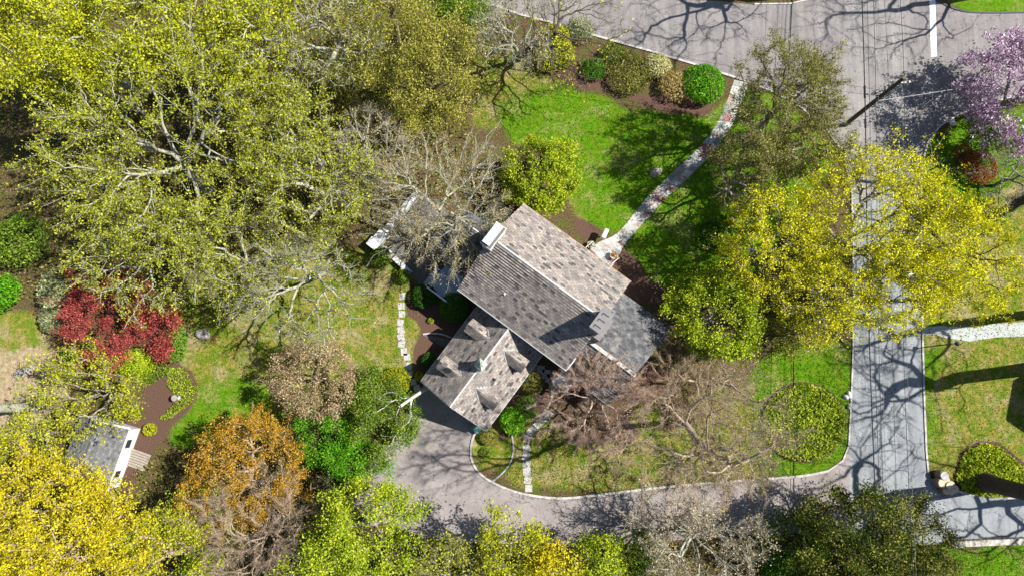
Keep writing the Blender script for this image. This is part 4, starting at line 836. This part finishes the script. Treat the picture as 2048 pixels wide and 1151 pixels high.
tree('crab_apple_tree', 'small grey-limbed tree on the driveway lawn near the round ivy bed', 1480, 905, 4, 90, 'olive', 2600, .07, 420, rz=1.8, bark='tan', tr=.16, rt=.014, twig=4200, tl=.6, fork=1, shell=.35, spread=.28, base=(1440, 895))
tree('lilac_shrub', 'leafless purplish shrub on the lawn below the bare rosy tree', 1240, 900, 1.6, 52, 'tan', 400, .07, 200, rz=1, bark='rose', tr=.06, rt=.014, twig=2200, tl=.55, fork=.2, spread=.25, cat='shrub')
# --- left garden
tree('japanese_maple_tree', 'deep red japanese maple with a dense layered crown on the left lawn', 214, 612, 3.8, 91, 'red', 17000, .10, 450, rz=2.6, bark='brown', tr=.2, fork=.8, shell=.7, spread=.26, puff=14, clus=0.25)
tree('japanese_maple_tree', 'smaller red maple peeping out right of the big deep red one', 318, 655, 2.6, 52, 'red', 3600, .11, 200, rz=1.6, bark='brown', tr=.12, fork=.6, spread=.32)
tree('purple_leaf_tree', 'pinkish-tan leafy tree at the lower end of the left lawn', 628, 752, 5.2, 90, 'tan', 12500, .105, 460, rz=3.4, bark='brown', tr=.2, fork=1, shell=0.65, spread=.24, ratio=.45, puff=20, clus=0.25)
tree('orange_leaf_tree', 'orange-brown leafy tree below the left lawn', 490, 932, 6, 108, 'orange', 17500, .10, 600, rz=3.4, bark='tan', tr=.24, rt=.02, fork=1.6, shell=.6, spread=.3, twig=600, puff=20, clus=0.3)
tree('birch_tree', 'green tree with a leaning white trunk at the corner of the parking court', 772, 842, 3.8, 72, 'midgreen', 9500, .10, 300, rz=2.6, bark='white', tr=.17, fork=4.4, shell=.6, spread=.3, base=(868, 768), lean=tuple(G(800, 812, 5.6)), puff=16, clus=0.35, rt=0.008)
tree('holly_tree', 'saturated bright green bush-like tree left of the parking court', 655, 882, 3, 58, 'bright', 6500, .11, 240, rz=2.6, bark='brown', tr=.12, fork=.5, shell=.75, spread=.3, clus=0.3)
tree('holly_tree', 'second bright green bush-like tree, closer to the driveway corner', 715, 915, 2.6, 52, 'bright', 5000, .11, 200, rz=2.2, bark='brown', tr=.12, fork=.5, shell=.7, spread=.3, clus=0.3)
tree('viburnum_shrub', 'soft green shrub between the pinkish-tan tree and the parking court', 742, 792, 2.6, 58, 'midgreen', 6500, .10, 220, rz=2, bark='grey', tr=.1, fork=.5, shell=.6, spread=.34, cat='shrub', clus=0.4)
tree('viburnum_shrub', 'grey-green twiggy shrub left of the driveway mouth', 680, 985, 2, 62, 'olive', 2600, .09, 220, rz=1.6, bark='grey', tr=.09, rt=.016, twig=2200, fork=.3, spread=.34, cat='shrub')
tree('cherry_tree', 'small yellow-green tree with loose twigs above the white shed', 185, 785, 5, 92, 'chartreuse', 4600, .12, 420, rz=2.4, bark='grey', tr=.2, rt=.018, twig=1100, fork=1.4, spread=.38)
tree('cherry_tree', 'loose yellow-green tree between the shed and the tree with pale trunk', 70, 870, 4, 80, 'chartreuse', 3600, .12, 320, rz=2, bark='grey', tr=.16, twig=700, spread=.38)
# --- lower edge
tree('maple_tree', 'golden-yellow tree at the lower left corner', 70, 1035, 11, 130, 'gold', 15500, .12, 600, bark='tan', tr=.3, rt=.024, spread=.38, twig=900, puff=20, clus=0.45, stem=2, bf=0.45)
tree('maple_tree', 'golden-yellow tree at the bottom edge right of the corner one', 200, 1115, 11, 125, 'gold', 13500, .12, 560, bark='tan', tr=.3, rt=.024, spread=.38, twig=900, puff=20, clus=0.45)
tree('maple_tree', 'greener yellow tree between the golden trees and the lime bush', 320, 1110, 9, 90, 'chartreuse', 6500, .115, 400, bark='tan', tr=.24, rt=.022, spread=.36, twig=700)
tree('hazel_tree', 'lime-yellow small tree between the shed ramp and the orange tree', 395, 1048, 5, 78, 'lime', 5200, .13, 300, rz=2.6, bark='grey', tr=.16, fork=1, spread=.38)
tree('hawthorn_tree', 'leafless pinkish-tan thicket tree at the bottom below the orange tree', 515, 1075, 7, 118, 'tan', 900, .07, 800, rz=3.4, bark='tan', tr=.24, rt=.019, twig=9000, tl=.9, shell=.3, spread=.3)
tree('maple_tree', 'lime-yellow tree in front of the driveway at the bottom', 735, 1060, 8, 100, 'lime', 11500, .125, 420, bark='grey', tr=.26, spread=.34, rz=4, puff=16, clus=0.45)
tree('maple_tree', 'lime-yellow tree at the bottom edge, lower left of the driveway one', 640, 1125, 8, 72, 'lime', 5000, .14, 260, bark='grey', tr=.2, spread=.4)
tree('elm_tree', 'thin olive-yellow tree at the bottom edge below the parking court', 895, 1140, 7, 62, 'yellowolive', 3200, .12, 320, bark='grey', tr=.2, twig=1200, spread=.4)
tree('elm_tree', 'airy yellow-green tree reaching up over the lower edge of the driveway', 1020, 1098, 7, 68, 'chartreuse', 4200, .125, 360, bark='grey', tr=.2, twig=900, spread=.4)
tree('maple_tree', 'golden small tree at the bottom edge centre', 1105, 1140, 7, 62, 'gold', 4200, .13, 240, bark='grey', tr=.18, spread=.4)
tree('maple_tree', 'lime small tree at the bottom edge right of the golden one', 1185, 1122, 6, 58, 'lime', 4200, .13, 240, bark='grey', tr=.18, spread=.38)
tree('holly_tree', 'green small tree at the bottom edge left of the bare beige tree', 1275, 1118, 4, 50, 'midgreen', 3600, .12, 200, bark='brown', tr=.14, spread=.36)
tree('beech_tree', 'bare grey-limbed tree holding pale beige leaves at the bottom right of centre', 1395, 1090, 7, 112, 'tan', 4000, .10, 700, rz=4, bark='pale', tr=.26, rt=.021, twig=3800, spread=.3, stem=2, bf=0.45)
tree('beech_tree', 'thin leafless brown tree casting twigs over the driveway', 1330, 1015, 5, 75, 'rust', 700, .08, 320, rz=2, bark='tan', tr=.15, rt=.015, twig=2600, tl=.7, shell=.3, spread=.3, base=(1300, 1090))
tree('spruce_tree', 'large dark evergreen below the driveway mouth', 1700, 1082, 6, 112, 'dark', 18000, .12, 560, rz=5, bark='brown', tr=.32, fork=1, shell=.6, spread=.36, up=.9, puff=11, clus=0.6)
tree('spruce_tree', 'smaller dark evergreen beside the stone wall at the lower right', 1845, 1098, 4, 78, 'olive', 7500, .12, 320, rz=3.2, bark='brown', tr=.2, fork=.6, spread=.4, up=.9)
tree('holly_tree', 'very dark green bush-like tree left of the large evergreen', 1575, 1100, 2.6, 72, 'green', 7000, .12, 320, rz=2, bark='brown', tr=.16, fork=.5, shell=.65, spread=.4)
tree('spruce_tree', 'dark evergreen at the bottom edge under the two others', 1770, 1150, 5, 85, 'dark', 8500, .13, 320, rz=4, bark='brown', tr=.25, fork=1, spread=.42, up=.9)
# --- right side
tree('weeping_cherry_tree', 'weeping cherry in pink blossom beside the upper road at the right edge', 2072, 170, 6.5, 122, 'pink', 19000, .14, 620, rz=3.6, bark='grey', tr=.28, fork=2.6, shell=.6, spread=.4, droop=.35, twig=900, tl=1.1, clus=0.35)
shrub('barberry_shrub', 'round brick-red shrub under the cherry beside the yellow tree', 1960, 336, 37, 1.4, 'brick', 3600, .07, smoothb=.1, tint0=.7)
shrub('barberry_shrub', 'dark purplish low shrub tucked behind the round brick-red one', 1928, 312, 26, 1.0, 'brick', 900, .06, tint0=.15)
tree('apple_tree', 'small dark-limbed tree with grey-green buds near the right edge below the cherry', 2035, 345, 4, 72, 'silver', 1600, .08, 300, rz=1.8, bark='grey', tr=.17, rt=.016, twig=1500, tl=.7, spread=.3)
def tall(label, base, fork, top, R, tr, seed, lean=(0, 0), N=420, twig=1500, bark='brown', leaf=0, mat='rust', off=(0, 0)):
    b = G(*base); SEED[0] += 1; zc = (fork + top) / 2 + 1
    c = Vector((b.x + lean[0], b.y + lean[1], zc)); s = F / (H - zc)
    # crown centre back to photo pixels
    th, ct = math.sin(TH), math.cos(TH); dep = c.y * th + (H - c.z) * ct; up = c.y * ct - (H - c.z) * th
    tree('oak_tree', label, 1024 + F * c.x / dep, 575.5 - F * up / dep, zc, R * s, mat, leaf, .1, N, rz=(top - fork) / 2 + 1.5, bark=bark, tr=tr, base=base, fork=fork, rt=.02, twig=twig, tl=1.1, shell=.35, lean=(b.x + lean[0] * .55, b.y + lean[1] * .55, fork), bf=.22)
tall('tall dark bare trunk at the log pile, throwing the longest shadow over the driveway', (1968, 962), 11, 27, 8.5, .72, 1, (1.0, -.5))
tall('dark double trunk leaning out of the right edge above the concrete walk', (1985, 438), 10, 21, 6, .42, 2, (1.5, 2.0))
tall('bare tree beyond the right edge, its branches shadowing the sunlit street', (2085, 733), 10.5, 24, 7.5, .62, 3)
tall('bare tree beyond the right edge, its trunk shadow lying along the concrete walk', (2110, 622), 14, 23, 6, .45, 4)
tall('bare tree beyond the right edge shading the lower side road', (2170, 985), 7, 20, 7, .4, 5)
tall('bare tree above the top edge throwing its branch shadows on the upper road', (1590, -14), 6, 20, 7, .5, 6, twig=2200)
tall('bare tree above the top edge shading the road by the stop line', (2005, -12), 7, 20, 7, .42, 7)
tall('pale straight trunk leaning out of the left edge on the bare earth', (72, 813), 10, 20, 6, .42, 8, (-.5, 0), bark='pale', leaf=2500, mat='chartreuse')
tall('bare tree beyond the left edge among brown leaf litter', (-60, 420), 8, 18, 6, .35, 9, bark='tan', leaf=800)
# --- shrubs at the left edge
shrub('rhododendron_shrub', 'mid-green shrub mass at the left edge above the path of shade', 35, 475, 66, 3.2, 'midgreen', 4200, .12, smoothb=.45, shell=.5, tint0=.35)
shrub('rhododendron_shrub', 'bright green shrub at the left edge below the mid-green one', 6, 582, 40, 2.4, 'bright', 2400, .12, smoothb=.45, shell=.5)
shrub('juniper_shrub', 'silver-green feathery shrub left of the red maple', 108, 585, 36, 2.0, 'silver', 3200, .10, smoothb=.35, shell=.6, flat=1.2)
shrub('juniper_shrub', 'second silver-green shrub lower down beside the red maple', 105, 640, 30, 1.7, 'silver', 2200, .10, smoothb=.35, shell=.6)
shrub('yew_shrub', 'dark green shrub in front of the red maple', 165, 708, 48, 1.4, 'green', 3600, .10, smoothb=.3, flat=.6)
shrub('azalea_shrub', 'fresh green shrub along the right foot of the red maple', 345, 680, 28, 1.1, 'bright', 2200, .08, flat=1.4, smoothb=.3)
shrub('azalea_shrub', 'yellow-green low shrub below the red maple by the mulch bed', 275, 725, 45, 1.0, 'lime', 3000, .09, flat=.7, smoothb=.35, shell=.6)
shrub('box_shrub', 'small golden-green shrub at the shed corner', 300, 858, 14, .7, 'chartreuse', 700, .06)
# --- roadside bed at the top
shrub('forsythia_shrub', 'weeping yellow-green shrub at the left end of the roadside bed', 1112, 98, 58, 2.2, 'yellowolive', 5200, .10, smoothb=.35, shell=.55, tint0=.65)
shrub('spiraea_shrub', 'pale yellow feathery shrub against the kerb of the upper road', 1160, 60, 36, 1.5, 'silver', 2200, .08, smoothb=.35, shell=.5)
shrub('box_shrub', 'green shrub under hanging catkins in the roadside bed', 1188, 140, 27, 1.1, 'green', 2200, .08, smoothb=.35, shell=.65, tint0=.6)
shrub('azalea_shrub', 'brown-green twiggy shrub in the middle of the roadside bed', 1262, 150, 48, 1.3, 'olive', 5000, .08, smoothb=.4, shell=.7, tint0=.5)
shrub('azalea_shrub', 'grassy green shrub on the kerb side behind the brown-green one', 1225, 108, 32, .9, 'midgreen', 1800, .08, flat=.6)
shrub('pieris_shrub', 'cream-flowered variegated shrub in the roadside bed', 1315, 132, 28, 1.5, 'cream', 2400, .075, smoothb=.25)
shrub('pieris_shrub', 'rusty-topped shrub between the cream one and the big round one', 1345, 168, 32, 1.4, 'rust', 2800, .075, smoothb=.35, shell=.7)
shrub('rhododendron_shrub', 'big round bright green shrub at the path end of the roadside bed', 1410, 168, 46, 2.0, 'bright', 5600, .09, smoothb=.26, shell=.78, tint0=.6)
# --- round shrubs near the house
shrub('clipped_shrub', 'round dense green clipped shrub between the deck and the wing', 908, 614, 30, 1.8, 'green', 4200, .07, smoothb=.05, shell=.9, tint0=.7)
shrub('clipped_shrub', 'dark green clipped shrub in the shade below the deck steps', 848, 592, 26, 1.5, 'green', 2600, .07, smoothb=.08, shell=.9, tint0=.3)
shrub('clipped_shrub', 'tiny lime globe shrub alone in the shaded mulch by the wing', 862, 640, 6.5, .5, 'lime', 500, .035, smoothb=.03, shell=.9)
shrub('clipped_shrub', 'olive-green clipped dome between the wing eaves and the main house', 1064, 766, 23, 1.5, 'olive', 3200, .055, smoothb=.03, shell=.92, tint0=.7)
shrub('clipped_shrub', 'mid-green clipped shrub right behind the bright lime-green one', 1052, 812, 22, 1.3, 'green', 2600, .06, smoothb=.06, shell=.9, tint0=.75)
shrub('hydrangea_shrub', 'vivid green leafy shrub at the south-east eaves of the wing', 1026, 840, 27, 1.5, 'bright', 2200, .11, smoothb=.15, shell=.8, tint0=.65)
shrub('clipped_shrub', 'yellowish-green shrub at the driveway corner of the garage', 978, 872, 19, .9, 'olive', 1600, .06, smoothb=.15, tint0=.75)
shrub('clipped_shrub', 'low green tuft inside the curved driveway island', 972, 905, 12, .5, 'midgreen', 700, .05)
shrub('clipped_shrub', 'oval fresh green shrub beside the bare rosy tree', 1291, 834, 33, 1.3, 'lime', 3600, .06, flat=.72, rz=.35, smoothb=.05, shell=.9, tint0=.45)
shrub('clipped_shrub', 'pale green shrub beside the whitewashed wall end', 808, 552, 16, 1.2, 'midgreen', 1100, .07)
shrub('clipped_shrub', 'green rounded shrub on the outer side of the whitewashed wall corner', 760, 512, 22, 1.4, 'midgreen', 2200, .08, smoothb=.2)
shrub('clipped_shrub', 'small golden shrub in shade at the lower stepping stones', 838, 752, 9, .7, 'chartreuse', 500, .05)
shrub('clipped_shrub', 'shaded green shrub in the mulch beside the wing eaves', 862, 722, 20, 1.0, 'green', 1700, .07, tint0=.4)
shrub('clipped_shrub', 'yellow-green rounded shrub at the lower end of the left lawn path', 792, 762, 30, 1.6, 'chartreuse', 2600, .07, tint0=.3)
shrub('clipped_shrub', 'low dark mound shrub on the front lawn under the pines', 1425, 470, 32, 1.2, 'green', 2600, .08, tint0=.4)
for (u, v, R_, lab) in ((1040, 415, 26, 'dark reddish shrub beneath the lime-yellow tree at the house corner'),): shrub('pieris_shrub', lab, u, v, R_, 1.4, 'brick', 1500, .07, tint0=.15)

# fallen debris along kerbs and on the lawns
# ------------------------------------------------------------------ ground cover, undergrowth, low wall
def cover(name, label, polys, n, size, mat, h=.22, seed=1, cat='ground cover', dens=None):
    g = np.random.default_rng(seed); P = []
    for poly in polys:
        a = np.array(poly); lo, hi = a.min(0), a.max(0); k = int(n / len(polys)); U_ = g.uniform(lo[0], hi[0], k * 3); Vv = g.uniform(lo[1], hi[1], k * 3); ok = inpoly(U_, Vv, poly); P += list(zip(U_[ok][:k], Vv[ok][:k]))
    P = np.array([tuple(G(u, v)) for u, v in P]); P[:, 2] = g.random(len(P)) ** 1.5 * h + .03
    V, Q = kites(P, size, g, 1.0, .55); cl = np.sin(P[:, 0] * 1.7 + np.sin(P[:, 1] * 1.3) * 2) * .5
    return tag(npmesh(name, V, Q, LEAF[mat], None, np.clip(.5 + cl * .18 + g.normal(size=len(P)) * .24, 0, 1)), label, cat, None, 'stuff')
cover('ground_cover', 'round bed of ivy ground cover ringed with mulch beside the street', [disc_poly(1605, 844, 83, 77)], 15000, .125, 'cover', .3, 1)
cover('ground_cover', 'fan-shaped bed of bright ground cover at the log pile', [[(1908, 955), (1925, 905), (1960, 884), (1995, 890), (2060, 945), (2075, 985), (1985, 995), (1930, 985)]], 7500, .11, 'lime', .35, 2)
cover('ground_cover', 'patchy green ground cover round the bird bath in the left bed', [[(335, 735), (370, 735), (395, 775), (388, 800), (340, 838), (318, 838), (355, 800), (335, 765)]], 1900, .09, 'cover', .25, 3)
cover('grass_tufts', 'tufted green grass edging the mulch below the red maple', [[(260, 715), (330, 700), (350, 740), (300, 770), (255, 760)]], 2200, .10, 'midgreen', .4, 4, 'grass')
WOODS = [[(-40, -40), (1040, -40), (1030, 110), (925, 110), (925, 200), (950, 260), (950, 400), (840, 390), (745, 480), (600, 470), (400, 560), (210, 570), (140, 520), (60, 600), (-40, 600)], [(-60, 900), (170, 830), (240, 960), (330, 900), (560, 860), (720, 900), (712, 1010), (780, 1055), (900, 1085), (1250, 1092), (1500, 1072), (1700, 1066), (1830, 1092), (1800, 1230), (-60, 1230)]]
cover('undergrowth', 'green and olive undergrowth on the woodland floor', WOODS, 30000, .15, 'olive', .9, 5, 'undergrowth')
cover('leaf_litter', 'brown leaf litter lying on the woodland floor', WOODS, 40000, .12, 'litter', .1, 6, 'leaves')
cover('leaf_litter', 'fallen leaves scattered under the bare trees on the driveway lawn', [[(1080, 800), (1330, 740), (1540, 720), (1540, 930), (1300, 965), (1080, 960)]], 7000, .06, 'litter', .06, 7, 'leaves')
cover('grass', 'short bright tufts of lawn grass on the front and corner lawns', [LUSH[0], LUSH[1], LUSH[2], LUSH[4], LUSH[6]], 45000, .055, 'lawn', .07, 8, 'grass')
cover('grass', 'mixed green tufts of lawn grass on the dry lawns', [DRY[2], DRY[3], DRY[4]], 24000, .06, 'lawn', .07, 9, 'grass')
cover('grass', 'straw coloured grass tufts on the dry lawns', [DRY[2], DRY[3], DRY[4], DRY[0]], 22000, .06, 'straw', .07, 10, 'grass')
cover('leaf_litter', 'fallen leaves and grit gathered along the driveway edges', [[(715, 1000), (735, 1000), (800, 1040), (900, 1062), (900, 1085), (780, 1055)], [(900, 1066), (1250, 1072), (1250, 1090), (900, 1088)], [(1030, 984), (1130, 997), (1300, 978), (1520, 959), (1520, 966), (1300, 985), (1130, 1004), (1030, 991)], [(1250, 1074), (1500, 1052), (1690, 1050), (1690, 1068), (1250, 1090)]], 3600, .05, 'litter', .04, 11, 'leaves')
cover('leaf_litter', 'scattered dead leaves on the left and right dry lawns', [DRY[2], DRY[3]], 5000, .05, 'litter', .05, 12, 'leaves')
mw = NT('rubble_wall'); vo = mw.n('TexVoronoi'); vo.inputs['Scale'].default_value = 3.2; mw.l(mw.pos(), vo.inputs[0]); mw.bump(vo.outputs['Distance'], .08)
RUB = mw.fin(mw.ramp(vo.outputs['Color'], [(.1, (.14, .12, .10)), (.5, (.27, .245, .21)), (.9, (.40, .37, .33))]), .9, .1)
strip('stone_wall', [(1898, 1086), (1930, 1083), (2000, 1080), (2200, 1074)], .55, .7, RUB, None, 'low pale rubble stone wall along the lower side road', 'wall')
